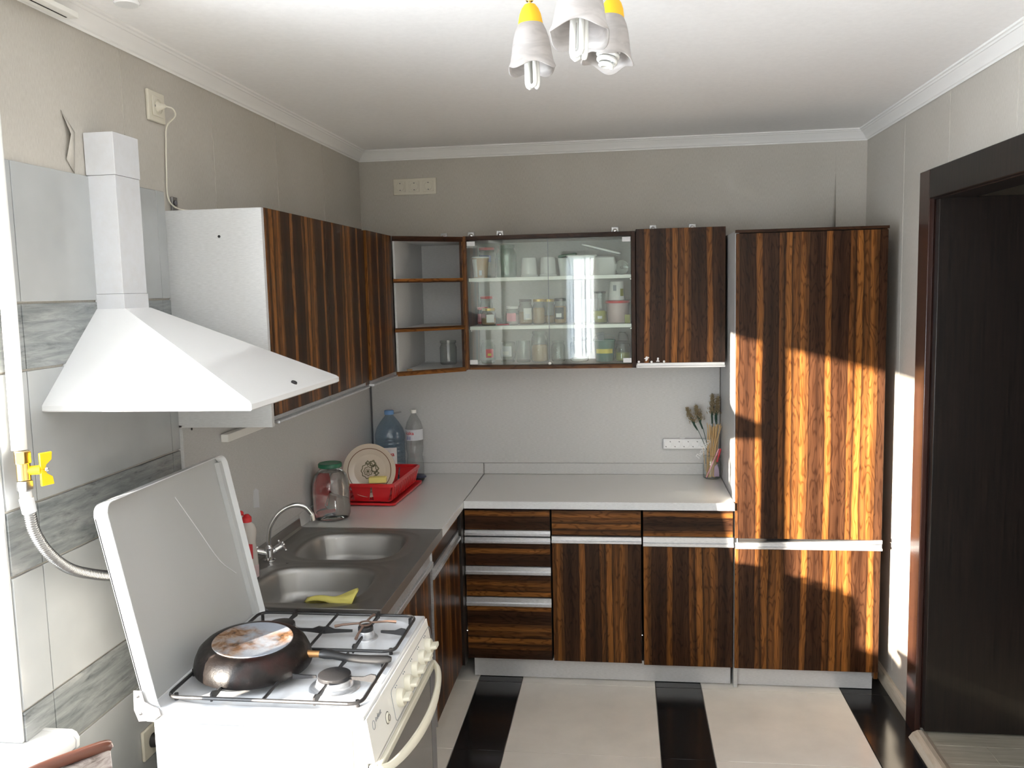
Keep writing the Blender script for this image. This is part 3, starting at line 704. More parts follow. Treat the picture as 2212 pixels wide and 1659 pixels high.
# hanging brackets on top of the cupboards
def bracket(x, label, z=2.045, y=-.006, h=.035, parent=None):
    t = thing('hanging_bracket', label, 'bracket', (x, y, z))
    build('plate', MB().box(-.017, .017, -.003, .002, .0005, h + .006), M['zinc'], t, bev=.001)
    build('screw', MB().sph((0, -.005, h*.62), .012, 14, (1, .5, 1)), M['chrome'], t)
for x, z, lb in ((.431, 2.0445, 'small metal bracket above the open corner shelves'), (.570, 2.046, 'metal bracket at the right end of the open shelves top'),
              (.717, 2.048, 'metal bracket left on top of the glass cupboard'), (1.290, 2.048, 'metal bracket right on top of the glass cupboard'),
              (1.475, 2.0515, 'metal bracket left on top of the right wall cupboard'), (1.665, 2.0515, 'metal bracket right on top of the right wall cupboard')):
    bracket(x, lb, z)
t = thing('hanging_bracket', 'grey metal bracket on the left wall above the white cupboard side', 'bracket', (.004, -1.895, 2.045))
build('plate', MB().box(-.003, .003, -.016, .016, .0005, .045), M['zinc'], t, bev=.001)
build('screw', MB().sph((.005, 0, .028), .008, 12, (.5, 1, 1)), M['grey'], t)

# ================================================================== COOKER HOOD
t = thing('cooker_hood', 'white pyramid cooker hood with flat duct above the stove', 'cooker hood', (.0, -2.26, 1.54))
b0 = [(.001, -2.560), (.510, -2.560), (.510, -1.960), (.001, -1.960)]
mb = MB()
def ringat(p, z): return [(x, y, z) for x, y in p]
def inset(p, k): return [(x + (-k if x > .2 else 0), y + (k if y < -2.26 else -k)) for x, y in p]
top = [(.001, -2.322), (.084, -2.322), (.084, -2.204), (.001, -2.204)]
mb.rings([ringat(inset(b0, .004), 1.538), ringat(b0, 1.541), ringat(b0, 1.553), ringat(inset(b0, .006), 1.559), ringat(top, 1.768)], False, True)
# underside pan
mb.rings([ringat(inset(b0, .004), 1.538), ringat(inset(b0, .03), 1.538), ringat(inset(b0, .035), 1.555)], False, True)
build('canopy', mb, M['white'], t, True, bev=.0015, ang=20)
build('grease_filter', MB().box(.06, .45, -2.50, -2.02, 1.548, 1.5545), M['aluh'], t, True)
build('lower_duct', MB().box(.002, .081, -2.320, -2.206, 1.762, 1.805), M['enamel'], t, True, bev=.001)
build('upper_duct', MB().box(.002, .079, -2.318, -2.208, 1.8055, 2.10), M['enamel'], t, True, bev=.001)
mbx = MB(); mbx.box(.002, .081, -2.320, -2.206, 2.1005, 2.205)
build('duct_elbow', mbx, M['enamel'], t, True, bev=.001)
bt = MB(); bt.lathe([(0.0001, 0), (.008, 0), (.008, .004), (.006, .006), (.0001, .006)], (0, 0, 0), 16)
nrm = Vector((.21, 0, .43)).normalized(); q = nrm.to_track_quat('Z', 'Y').to_matrix().to_4x4()
bt.v = [tuple((Matrix.Translation((.488, -2.25, 1.5665)) @ q @ Vector(v))) for v in bt.v]
build('push_button', bt, M['black'], t, True)
# ================================================================== GAS STOVE
SX0, SX1, SY0, SY1, SZ = .240, .752, -2.612, -2.008, .862
t = thing('gas_stove', 'used white gas stove with lid raised, in front of the sink', 'stove', (.5, -2.31, 0)); ST = t
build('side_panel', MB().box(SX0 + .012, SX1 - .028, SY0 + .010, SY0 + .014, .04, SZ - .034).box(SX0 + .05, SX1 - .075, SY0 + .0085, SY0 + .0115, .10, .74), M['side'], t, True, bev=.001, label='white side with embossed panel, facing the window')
build('rust_seam', MB().box(SX0 + .014, SX1 - .030, SY0 + .0088, SY0 + .0102, SZ - .0365, SZ - .0345).box(SX1 - .0300, SX1 - .0275, SY0 + .0080, SY0 + .0102, .06, SZ - .036), M['rust'], t, True)
build('side_panel', MB().box(SX0 + .012, SX1 - .028, SY1 - .014, SY1 - .010, .04, SZ - .034), M['enamel'], t, True, bev=.001)
build('body', MB().box(SX0 + .010, SX1 - .030, SY0 + .0145, SY1 - .0145, .03, SZ - .035), M['whitep'], t, True)
build('front_frame', MB().box(SX1 - .030, SX1 + .002, SY0 + .008, SY0 + .030, .05, SZ - .034), M['white'], t, True, bev=.002)
build('front_frame', MB().box(SX1 - .030, SX1 + .002, SY1 - .030, SY1 - .006, .05, SZ - .034), M['white'], t, True, bev=.002)
# hob plate with two shallow trays
def cell(mb, rect, c, h, pw, rings, z, N_=64):
    x0, x1, y0, y1 = rect; cx, cy = c; hx, hy = h
    angs = [2*PI*i/N_ for i in range(N_)] + [math.atan2(y - cy, x - cx) % (2*PI) for x in (x0, x1) for y in (y0, y1)]
    angs = sorted(set(round(a, 6) for a in angs))
    outer, R = [], []
    for a in angs:
        ca, sa = math.cos(a), math.sin(a)
        tx = ((x1 if ca > 0 else x0) - cx)/ca if abs(ca) > 1e-9 else 1e9
        ty = ((y1 if sa > 0 else y0) - cy)/sa if abs(sa) > 1e-9 else 1e9
        k = min(tx, ty); outer.append((cx + ca*k, cy + sa*k, z))
    R.append(outer)
    for s_, zz in rings:
        row = []
        for a in angs:
            ca, sa = math.cos(a), math.sin(a)
            k = (abs(ca/hx)**pw + abs(sa/hy)**pw)**(-1/pw)
            row.append((cx + ca*k*s_, cy + sa*k*s_, zz))
        R.append(row)
    mb.rings(R, False, True)
ym = (SY0 + SY1)/2
mb = MB()
for a, b_ in ((SY0 + .006, ym), (ym, SY1 - .006)):
    cell(mb, (SX0 + .006, SX1 - .006, a, b_), ((SX0 + SX1)/2, (a + b_)/2 + (.004 if a < ym - .01 and b_ == ym else -.004)), (.228, .124), 5,
         [(1.03, SZ), (1.0, SZ - .0015), (.97, SZ - .006), (.9, SZ - .0075), (.3, SZ - .0075)], SZ)
hp = build('hob_plate', mb, M['enamel'], t, True, ang=60)
mb = MB(); o1 = [(SX0 + .006, SY0 + .006), (SX1 - .006, SY0 + .006), (SX1 - .006, SY1 - .006), (SX0 + .006, SY1 - .006)]
def grow(p, k): return [(x + (k if x > .5 else -k), y + (k if y > -2.31 else -k)) for x, y in p]
mb.rings([ringat(o1, SZ), ringat(grow(o1, .004), SZ - .001), ringat(grow(o1, .006), SZ - .005), ringat(grow(o1, .006), SZ - .031), ringat(grow(o1, .002), SZ - .034)], False, False)
build('hob_rim', mb, M['white'], t, True, ang=50)
# burners
def burner(x, y, r, cap='cast', cover=True):
    z = SZ - .0075
    o = build('burner', MB().lathe([(r*1.55, 0), (r*1.5, .003), (r*1.14, .006), (r*1.08, .017), (r*.98, .022), (r*.5, .022)], (x, y, z), 40), M['aluh'], ST, True, ang=30)
    build('burner_cap', MB().lathe([(r*.97, .0225), (r*1.0, .025), (r*.98, .0315), (r*.90, .0335), (.0001, .0340)], (x, y, z), 40), M[cap], o)
    build('flame_ring', MB().lathe([(r*.985, .0195), (r*1.0, .0200), (r*1.0, .0222), (r*.97, .0225)], (x, y, z), 40), M['grey'], o)
burner(.378, -2.155, .039); burner(.622, -2.160, .021); burner(.634, -2.455, .040); burner(.385, -2.468, .028)
# two grates
def grate(y0, y1, name):
    zt = SZ + .016
    o = build('grate', MB().tube([(x, y, zt) for x, y in rr(.462, y1 - y0, .028, 5, .507, (y0 + y1)/2)] + [(*rr(.462, y1 - y0, .028, 5, .507, (y0 + y1)/2)[0], zt)], .0045, 8), M['cast'], ST, True)
    yc = (y0 + y1)/2
    build('grate_rod', MB().cyl((.508, y0, zt), (.508, y1, zt), .004, n=8), M['cast'], o)
    def blade(x0_, y0_, x1_, y1_):
        d = Vector((x1_ - x0_, y1_ - y0_, 0)); L_ = d.length; d.normalize(); nn = Vector((-d.y, d.x, 0))*.0022
        prof_ = [(0, -.008), (0, .011), (.012, .013), (.030, .006), (L_, .005), (L_, -.001), (L_*.5, -.004)]
        a0 = Vector((x0_, y0_, zt))
        build('grate_bar', MB().rings([[tuple(a0 + d*s_ + Vector((0, 0, h_)) + nn*k) for s_, h_ in prof_] for k in (-1, 1)]), M['cast'], o)
    for bx in (.385, .63):
        blade(bx, y0, bx, y0 + (y1 - y0)*.33); blade(bx, y1, bx, y1 - (y1 - y0)*.33)
    blade(.276, yc, .345, yc); blade(.738, yc, .670, yc); blade(.508, yc, .43, yc); blade(.508, yc, .590, yc)
    for fx in (.29, .725):
        for fy in (y0 + .02, y1 - .02): build('grate_foot', MB().cyl((fx, fy, SZ - .004), (fx, fy, zt), .005, n=8), M['cast'], o)
grate(-2.585, -2.335, 'a'); grate(-2.300, -2.055, 'b')
# lid leaning back
zh, xh, xt, ztop = .842, .246, .147, 1.332
dirv = Vector((xt - xh, 0, ztop - zh)).normalized(); nv = Vector((dirv.z, 0, -dirv.x))
def LP(s_, y, n_): p = Vector((xh, 0, zh)) + dirv*s_ + nv*n_; return (p.x, y, p.z)
Ll = .500
mb = MB(); pts = rr(Ll, .600, .03, 6, Ll/2, -2.310)
mb.rings([[LP(s_, y, -.004) for s_, y in pts], [LP(s_, y, -.001) for s_, y in pts]])
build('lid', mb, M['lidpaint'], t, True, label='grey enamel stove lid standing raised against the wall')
mb = MB(); pin = rr(Ll - .030, .560, .02, 6, Ll/2, -2.310)
mb.rings([[LP(s_, y, -.005) for s_, y in pts], [LP(s_, y, .028) for s_, y in pts], [LP(s_, y, .029) for s_, y in rr(Ll - .004, .596, .028, 6, Ll/2, -2.310)], [LP(s_, y, .0005) for s_, y in rr(Ll - .006, .594, .027, 6, Ll/2, -2.310)]], False, False)
build('lid_rim', mb, M['white'], t, True, ang=40)
build('lid_side_strip', MB().rings([[LP(.02, y, n_), LP(Ll - .02, y, n_), LP(Ll - .02, y2, n_), LP(.02, y2, n_)] for (n_, y, y2) in ((-.0008, -2.607, -2.585), (.012, -2.607, -2.588))]), M['white'], t, True)
build('lid_side_strip', MB().rings([[LP(.02, y, n_), LP(Ll - .02, y, n_), LP(Ll - .02, y2, n_), LP(.02, y2, n_)] for (n_, y, y2) in ((-.0008, -2.013, -2.035), (.012, -2.013, -2.032))]), M['lidpaint'], t, True)
sc = MB(); sc.tube([LP(.44, -2.28, .0005), LP(.33, -2.21, .0005), LP(.22, -2.14, .0005), LP(.16, -2.07, .0005)], .0012, 6, 4)
build('scratch_line', sc, M['white'], t, True)
for yy in (-2.618, -2.004):
    hg = MB(); hg.prism([(.224, .832), (.262, .836), (.280, .850), (.276, .866), (.260, .870), (.242, .880), (.236, .906), (.216, .906), (.214, .86)], 'y', yy, yy + .003)
    ho = build('lid_hinge', hg, M['grey'], t, True, bev=.0008)
    build('screw', MB().sph((.226, yy, .893), .0035, 10).sph((.230, yy, .852), .0035, 10), M['chrome'], ho)
# control panel (slightly sloped) with knobs
P = [(SX1 - .020, SZ - .036), (SX1 + .004, SZ - .006), (SX1 + .006, SZ - .008), (SX1 + .022, .752), (SX1 - .020, .752)]
mb = MB(); mb.rings([[(x, y, z) for x, z in P] for y in (SY0 + .003, SY1 - .003)])
cp = build('control_panel', mb, M['whitep'], t, True, bev=.002)
pn = Vector((.102, 0, .016)).normalized()
def on_panel(z): return SX1 + .006 + (SZ - .008 - z)*(.016/.102)
Q = pn.to_track_quat('Z', 'Y').to_matrix().to_4x4()
for i in range(5):
    y = -2.375 + i*.0775; z = .793
    kb = MB(); kb.lathe([(.0225, 0), (.0225, .011), (.020, .016), (.0001, .016)], (0, 0, 0), 28)
    kb.rings([[(sx_*k, yy_, zz_) for sx_, yy_ in rr(.040, .011, .005, 3)] for k, zz_ in ((1, .015), (1, .029), (.9, .032))])
    T = Matrix.Translation((on_panel(z), y, z)) @ Q
    kb.v = [tuple(T @ Vector(v)) for v in kb.v]
    build('knob', kb, M['cream'], t, True, bev=.0008)
kb = MB(); kb.lathe([(.013, 0), (.0115, .004), (.0001, .005)], (0, 0, 0), 24); T = Matrix.Translation((on_panel(.793), -2.478, .793)) @ Q; kb.v = [tuple(T @ Vector(v)) for v in kb.v]
build('ignition_button', kb, M['cream'], t, True)
kb = MB(); kb.lathe([(.0145, 0), (.0145, .0006), (.0132, .0006), (.0132, 0)], (0, 0, 0), 24, (False, False)); kb.lathe([(.0075, .0045), (.0075, .0052), (.0065, .0052), (.0065, .0045)], (0, 0, 0), 24, (False, False)); kb.v = [tuple(T @ Vector(v)) for v in kb.v]
build('button_ring', kb, M['dark'], t, True)
def PM(y, z, out=.0006): # text matrix on panel: x -> +y, y -> up the slope
    upv = Vector((-.016, 0, .102)).normalized(); n_ = Vector((1, 0, 0)); n_ = Vector((0, 1, 0)).cross(upv)
    m_ = Matrix((Vector((0, 1, 0)), upv, n_)).transposed().to_4x4(); m_.translation = Vector((on_panel(z) + out, y, z)); return m_
text_part('lettering', 'indesit', .017, PM(-2.535, .828), M['greyp'], t)
rg = MB(); pp = [(PM(-2.573, .824) @ Vector((.008*math.cos(a), .010*math.sin(a), 0))) for a in [2*PI*k/20 for k in range(21)]]
rg.tube(pp, .0006, 6); build('logo_ring', rg, M['greyp'], t, True)
ol = MB(); oo = [PM(-2.215, .793) @ Vector((u, v, 0)) for u, v in rr(.42, .078, .012, 4)]; oo.append(oo[0]); ol.tube(oo, .0007, 6); build('panel_outline', ol, M['greyp'], t, True)
dm = MB()
for i in range(5):
    for k in range(2):
        p_ = PM(-2.375 + i*.0775 - .012 + k*.012, .824) @ Vector((0, 0, 0)); dm.sph(tuple(p_), .0018, 8)
build('panel_mark', dm, M['greyp'], t, True); bpy.data.objects['panel_mark']['kind'] = 'stuff'
# oven door and curved grip
od = build('oven_door', MB().box(SX1 + .004, SX1 + .022, SY0 + .012, SY1 - .012, .12, .742), M['whitep'], t, True, bev=.003)
build('oven_glass', MB().box(SX1 + .0215, SX1 + .0265, SY0 + .020, SY1 - .020, .13, .735), M['ovenglass'], od, bev=.002)
build('glass_border', MB().box(SX1 + .0263, SX1 + .027, SY1 - .075, SY1 - .021, .13, .735).box(SX1 + .0263, SX1 + .027, SY0 + .021, SY0 + .075, .13, .735), M['grey'], od)
gp = MB(); gp.box(SX1 + .020, SX1 + .032, SY0 + .02, SY1 - .03, .722, .742)
gr = build('grip_base', gp, M['cream'], od, bev=.003)
gm = MB(); ctr = []
for k in range(25):
    a = k/24; y = SY0 + .015 + a*(SY1 - SY0 - .045); o_ = math.sin(PI*a)**.55
    ctr.append((SX1 + .028 + .048*o_, y, .733 - .016*o_))
R = []
for k, (x, y, z) in enumerate(ctr):
    hh = .010 + .006*math.sin(PI*k/24)
    R.append([(x + .009*math.cos(q_), y, z + hh*math.sin(q_)) for q_ in [2*PI*j/10 for j in range(10)]])
gm.rings(R); build('oven_grip', gm, M['cream'], t, True, label='curved cream oven door grip')
build('drawer_front', MB().box(SX1 + .002, SX1 + .018, SY0 + .012, SY1 - .012, .03, .11), M['white'], t, True, bev=.002)
# small pan support lying on the far right burner
mb = MB(); zc = SZ + .034
mb.lathe([(.0135, -.002), (.0175, -.002), (.0175, .0015), (.0135, .0015), (.0135, -.002)], (.622, -2.162, zc), 24, (False, False))
for a in (.15, .5, 1.02, 1.5):
    an = a*PI; ca, sa = math.cos(an), math.sin(an)
    mb.tube([(.622 + ca*.016, -2.162 + sa*.016, zc), (.622 + ca*.062, -2.162 + sa*.062, zc - .004), (.622 + ca*.085, -2.162 + sa*.085, zc - .009)], [.003, .0035, .0045], 8)
single('burner_reducer', mb, mat('rusty iron', (.20, .13, .10), .6, .4, bump=.5), 'small rusty cross shaped pot stand on the far right burner', 'pot stand', (.622, -2.162, zc - .01))
# frying pan upside down
t = thing('frying_pan', 'burnt black frying pan turned upside down on the stove', 'frying pan', (.405, -2.395, SZ + .0215))
t.rotation_euler = (math.radians(3), math.radians(2), 0)
build('pan_body', MB().lathe([(.139, .0), (.143, .0), (.1435, .006), (.140, .022), (.131, .042), (.118, .054), (.104, .058), (.100, .0575), (.0001, .0575)], (0, 0, 0), 64), M['pan'], t, ang=40)
build('pan_base', MB().lathe([(.098, .0577), (.097, .0592), (.092, .0592), (.090, .0584), (.0001, .0584)], (0, 0, 0), 64), M['panbase'], t, ang=50, label='scorched silver and brown pan base')
ha = math.radians(6)
hd = Vector((math.cos(ha), math.sin(ha), 0)); hn = Vector((-hd.y, hd.x, 0))
mb = MB(); mb.tube([hd*.130 + Vector((0, 0, .022)), hd*.150 + Vector((0, 0, .022)), hd*.172 + Vector((0, 0, .022))], [.010, .0085, .0085], 12)
build('ferrule', mb, mat('copper worn metal', (.45, .24, .10), .35, .8), t)
R = []
for s_, w, h_, z in ((.166, .011, .009, .022), (.18, .015, .012, .023), (.20, .013, .010, .020), (.23, .012, .009, .014), (.27, .013, .009, .010), (.31, .015, .0095, .009), (.335, .014, .009, .010), (.345, .008, .005, .011)):
    c_ = hd*s_ + Vector((0, 0, z))
    R.append([tuple(c_ + hn*w*math.cos(q_) + Vector((0, 0, h_*math.sin(q_)))) for q_ in [2*PI*k/14 for k in range(14)]])
build('pan_handle', MB().rings(R), M['black'], t)

# ================================================================== SINK
SK0, SK1, YN, YF = .018, .605, -1.957, -1.078
t = thing('double_sink', 'stainless steel double bowl sink with drainer rim beside the stove', 'sink', (.31, -1.52, .70))
mb = MB(); zs = .8555; ymid = -1.535
def bowl_rings(d): return [(1.30, zs), (1.27, zs + .0015), (1.24, zs), (1.10, zs), (1.075, zs + .001), (1.03, zs - .001), (1.0, zs - .006), (.975, zs - .02), (.93, zs - d*.7), (.88, zs - d*.92), (.75, zs - d), (.12, zs - d - .003), (.10, zs - d - .009)]
cell(mb, (SK0 + .014, SK1, ymid, YF), (.315, -1.318), (.190, .165), 3.4, bowl_rings(.115), zs, 72)
cell(mb, (SK0 + .014, SK1, YN, ymid), (.315, -1.740), (.190, .170), 3.4, bowl_rings(.115), zs, 72)
build('sink_top', mb, M['steel'], t, True, ang=75)
mb = MB(); mb.box(SK1, SK1 + .003, YN, YF, .820, zs + .001).box(SK0 + .014, SK1, YN - .002, YN, .825, zs + .001).box(SK0 + .014, SK1, YF, YF + .0015, .850, zs + .001)
mb.prism([(SK0 + .014, .8555), (SK0 + .006, .862), (SK0 + .003, .892), (SK0 - .001, .893), (SK0 - .001, .850), (SK0 + .014, .850)], 'y', YN, YF)
build('sink_edge', mb, M['steel'], t, True, bev=.001)
build('waste', MB().lathe([(.022, -.004), (.020, -.001), (.008, -.003), (.0001, -.003)], (.315, -1.318, zs - .120), 24), M['chrome'], t, True)
build('waste', MB().lathe([(.022, -.004), (.020, -.001), (.008, -.003), (.0001, -.003)], (.315, -1.740, zs - .120), 24), M['chrome'], t, True)
# cloth in the near bowl
mb = MB(); n = 14
cz = zs - .108
pts = [[None]*(n+1) for _ in range(n+1)]
for i in range(n+1):
    for j in range(n+1):
        u, v = i/n, j/n
        x = .352 + u*.150 + .012*math.sin(v*6); y = -1.912 + v*.115*(.45 + .55*u)
        z = .856 - .055*v*v + .007*math.sin(u*6 + v*3) + (.012 + .024*u)*math.sin(min(v*4, PI)) + .003*math.sin(v*14)
        pts[i][j] = (x, y, z)
vs = [p for r in pts for p in r]; mb.add(vs, [(i*(n+1) + j, (i+1)*(n+1) + j, (i+1)*(n+1) + j+1, i*(n+1) + j+1) for i in range(n) for j in range(n)])
single('cleaning_cloth', mb, M['cloth'], 'crumpled yellow cloth lying in the near sink bowl', 'cloth', (.395, -1.80, cz), solid=.003, ang=180)
# mixer tap
t = thing('mixer_tap', 'chrome two handle mixer tap with swan neck spout behind the sink', 'tap', (.073, -1.512, zs + .001))
build('base', MB().lathe([(.022, 0), (.022, .004), (.015, .007), (.013, .02), (.015, .035), (.015, .045), (.010, .052), (.0085, .056)], (0, 0, 0), 28), M['chrome'], t)
build('spout', MB().tube([(0, 0, .050), (.000, .002, .085), (.008, .006, .125), (.036, .020, .168), (.078, .04, .190), (.115, .058, .182), (.135, .068, .155), (.138, .069, .145)], .0082, 16, 5).cyl((.1375, .069, .150), (.139, .070, .128), .0105, n=18), M['chrome'], t)
for sg, hd_ in ((-1, Vector((-.75, -.55, .36))), (1, Vector((.62, .70, .36)))):
    d = hd_.normalized(); a0 = Vector((0, 0, .024))
    o = build('tap_valve', MB().tube([a0, a0 + d*.022, a0 + d*.023, a0 + d*.048], [.0095, .010, .0125, .0125], 18), M['chrome'], t)
    hb = MB(); c = a0 + d*.054; hb.cyl(a0 + d*.046, a0 + d*.060, .0075, n=14)
    u_ = d.cross(Vector((0, 0, 1))).normalized(); w_ = d.cross(u_)
    for k in range(4):
        q_ = PI/4 + k*PI/2; e = c + (u_*math.cos(q_) + w_*math.sin(q_))*.022
        hb.tube([c, e], [.005, .0038], 10); hb.sph(tuple(e), .0052, 10)
    hb.sph(tuple(c + d*.006), .006, 10)
    build('tap_handle', hb, M['chrome'], o)
# washing up liquid bottle
t = thing('dish_soap_bottle', 'white washing up liquid bottle with red flip cap behind the stove lid', 'soap bottle', (.082, -1.695, zs + .001))
def ov(prof_, sx_=1, sy_=.68, n_=28):
    mb_ = MB(); mb_.rings([[(r*sx_*math.cos(2*PI*k/n_), r*sy_*math.sin(2*PI*k/n_), z) for k in range(n_)] for r, z in prof_]); return mb_
build('bottle_body', ov([(.026, 0), (.031, .006), (.031, .06), (.029, .09), (.026, .125), (.030, .150), (.030, .165), (.024, .180), (.015, .188), (.013, .192)]), M['soapw'], t)
build('liquid', ov([(.0315, .004), (.0318, .045), (.030, .046)]), M['pinktub'], t, label='pinkish red soap at the bottom')
build('cap', MB().lathe([(.0155, .190), (.0155, .205), (.010, .212), (.006, .216), (.0001, .217)], (0, 0, 0), 20), M['red'], t)
build('flip_top', MB().sph((-.016, -.012, .222), .011, 14, (1, 1, .8)).tube([(-.008, -.005, .214), (-.015, -.011, .221)], .003, 8), M['red'], t)
build('label', MB().box(.006, .024, -.0213, -.0205, .07, .12), M['redp'], t)
# stickers on the left panel
for (y, z, w, h, lb) in ((-1.640, 1.078, .055, .055, 'pale torn sticker mark lower left on the left splash panel'), (-1.470, 1.070, .045, .075, 'pale peeling sticker on the splash panel above the tap')):
    mb = MB(); mb.prism([(y - w/2, z - h/2 + .01), (y + w/2, z - h/2), (y + w/2, z + h/2 - .012), (y, z + h/2), (y - w/2 + .004, z + h/2 - .006)], 'x', .0162, .0176)
    single('old_sticker', mb, M['silvery'], lb, 'sticker', (.0168, y, z))
# ================================================================== ON THE WORKTOP
def lathe_thing(t, name, prof_, m, n=32, ang=40, **k):
    return build(name, MB().lathe(prof_, (0, 0, 0), n), M[m], t, ang=ang, **k)
ZW = .8505
t = thing('glass_jar', 'three litre glass jar of water with green lid beside the sink', 'jar', (.100, -.915, ZW))
lathe_thing(t, 'jar_body', [(.060, 0), (.072, .006), (.078, .025), (.079, .12), (.077, .155), (.066, .190), (.048, .210), (.044, .214), (.046, .222), (.046, .228), (.042, .228)], 'jar', 48)
lathe_thing(t, 'water', [(.0001, .004), (.058, .004), (.070, .009), (.0765, .026), (.0775, .12), (.0755, .155), (.0645, .189), (.050, .204), (.0001, .204)], 'water', 48)
lathe_thing(t, 'jar_lid', [(.048, .220), (.050, .222), (.050, .234), (.047, .238), (.044, .2365), (.0001, .236)], 'green', 40)
# water bottle, blue
t = thing('water_bottle', 'large empty blue water bottle in the worktop corner', 'bottle', (.137, -.105, ZW))
pr = [(.066, 0), (.074, .006)]
for k in range(9):
    z = .014 + k*.020; pr += [(.0745, z), (.0745, z + .014), (.0715, z + .017)]
pr += [(.0745, .200), (.074, .225), (.066, .255), (.048, .285), (.030, .310), (.022, .320), (.021, .328)]
def squ(r, z, a): return (r*(1 + .035*math.cos(4*a)) if r > .03 else r, z)
build('bottle_body', MB().lathe(pr, (0, 0, 0), 48, (True, False), squ), M['petb'], t, ang=50)
lathe_thing(t, 'cap', [(.0245, .326), (.0245, .344), (.022, .347), (.0001, .347)], 'bluep', 24)
bpy.data.objects[t.children[-1].name].data.materials[0] = mat('light blue cap', (.16, .32, .60), .4)
build('carry_handle', MB().tube([(.02, -.004, .330), (.045, -.012, .334), (.065, -.006, .338), (.050, .004, .337), (.02, .006, .331)], .003, 8, 4), M['pet'], t)
def patch(r, z0, z1, a0, a1, n=12, th=.0006, sq=None):
    mb_ = MB(); R_ = []
    for rr_, in ((r,), (r + th,)):
        pass
    lo, hi = [], []
    rows_ = []
    for z in (z0, z1):
        rows_.append([(r*math.cos(a0 + (a1 - a0)*k/n), r*math.sin(a0 + (a1 - a0)*k/n), z) for k in range(n + 1)])
    vs_ = rows_[0] + rows_[1]; m_ = n + 1
    mb_.add(vs_, [(k, k + 1, m_ + k + 1, m_ + k) for k in range(n)]); return mb_
lb = build('label', patch(.0775, .075, .165, -PI*.62, -PI*.28), M['paperw'], t)
def cyl_text(body, size, r, z, a, m_, parent):
    c = bpy.data.curves.new('lettering', 'FONT'); c.body = body; c.size = size; c.align_x = 'CENTER'; c.align_y = 'CENTER'; c.resolution_u = 3; c.offset = size*.018
    tt = bpy.data.objects.new('lettering', c); COL.objects.link(tt)
    me = bpy.data.meshes.new_from_object(tt.evaluated_get(bpy.context.evaluated_depsgraph_get()))
    bpy.data.objects.remove(tt); bpy.data.curves.remove(c)
    for v in me.vertices:
        q_ = a + v.co.x/r; zz = v.co.y
        v.co = Vector(((r + .0006)*math.cos(q_), (r + .0006)*math.sin(q_), z + zz))
    me.materials.clear(); me.materials.append(M[m_])
    o = bpy.data.objects.new('lettering', me); COL.objects.link(o); o.parent = parent; return o
cyl_text('aqua', .030, .0775, .132, -PI*.45, 'redp', t); cyl_text('life', .030, .0775, .108, -PI*.45, 'redp', t)
# clear bottle
t = thing('water_bottle', 'clear plastic water bottle with white and blue label, right of the blue bottle', 'bottle', (.262, -.095, ZW))
pr = [(.038, 0), (.044, .008), (.045, .05), (.044, .07), (.040, .10), (.038, .115), (.041, .13), (.0445, .150), (.045, .20), (.0445, .252), (.036, .285), (.020, .315), (.0125, .326), (.0125, .334)]
build('bottle_body', MB().lathe(pr, (0, 0, 0), 40, (True, False), lambda r, z, a: (r*(1 + .02*math.cos(6*a)*(z < .14)), z)), M['pet'], t, ang=60)
lathe_thing(t, 'cap', [(.0145, .331), (.0145, .347), (.012, .349), (.0001, .349)], 'whitep', 20)
build('label', patch(.0452, .195, .250, -PI*1.0, PI*.02, 20), M['silvery'], t)
cyl_text('icska', .024, .0455, .232, -PI*.60, 'redp', t)
sb = MB()
for k in range(4): sb.v += [] ; sb.add([(.0458*math.cos(-PI*.72 + k*.14 + d), .0458*math.sin(-PI*.72 + k*.14 + d), z) for d, z in ((0, .199), (.06, .199), (.07, .216), (.03, .219))], [(0, 1, 2, 3)])
build('label_waves', sb, M['bluep'], t)
# dish rack
t = thing('dish_rack', 'red plastic dish rack on its tray, on the left worktop', 'dish rack', (.165, -.470, ZW))
t.rotation_euler = (0, 0, math.radians(-2))
tr_ = MB(); tr_.rings([[(x, y, z) for x, y in rr(w, l, .02, 4)] for w, l, z in ((.300, .455, .002), (.318, .475, .004), (.322, .480, .014), (.316, .472, .014), (.300, .455, .007))])
build('tray', tr_, M['red'], t)
rk = MB()
tw, tl, bw, bl_ = .292, .440, .262, .410
def side(p0, p1, q0, q1, n, gap, z0=.018, z1=.094, gb=None):
    """slatted side between bottom line p0-p1 and top line q0-q1"""
    p0, p1, q0, q1 = [Vector((*a, 0)) for a in (p0, p1, q0, q1)]
    nn = (p1 - p0).cross(Vector((0, 0, 1))).normalized()*.003
    for k in range(n):
        a, b2 = (k + gap/2)/n, (k + 1 - gap/2)/n
        ab, bb = ((k + gb/2)/n, (k + 1 - gb/2)/n) if gb else (a, b2)
        A_ = p0.lerp(p1, ab) + Vector((0, 0, z0)); B_ = p0.lerp(p1, bb) + Vector((0, 0, z0)); C_ = q0.lerp(q1, b2) + Vector((0, 0, z1 - .008)); D_ = q0.lerp(q1, a) + Vector((0, 0, z1 - .008))
        rk.rings([[tuple(v) for v in (A_, B_, C_, D_)], [tuple(v + nn) for v in (A_, B_, C_, D_)]])
cb = [(-bw/2, -bl_/2), (bw/2, -bl_/2), (bw/2, bl_/2), (-bw/2, bl_/2)]; ct = [(-tw/2, -tl/2), (tw/2, -tl/2), (tw/2, tl/2), (-tw/2, tl/2)]
side(cb[0], cb[1], ct[0], ct[1], 3, .05, gb=.24); side(cb[1], cb[2], ct[1], ct[2], 13, .38); side(cb[2], cb[3], ct[2], ct[3], 3, .05, gb=.12); side(cb[3], cb[0], ct[3], ct[0], 13, .38)
build('slats', rk, M['red'], t); bpy.data.objects['slats']['kind'] = 'stuff'
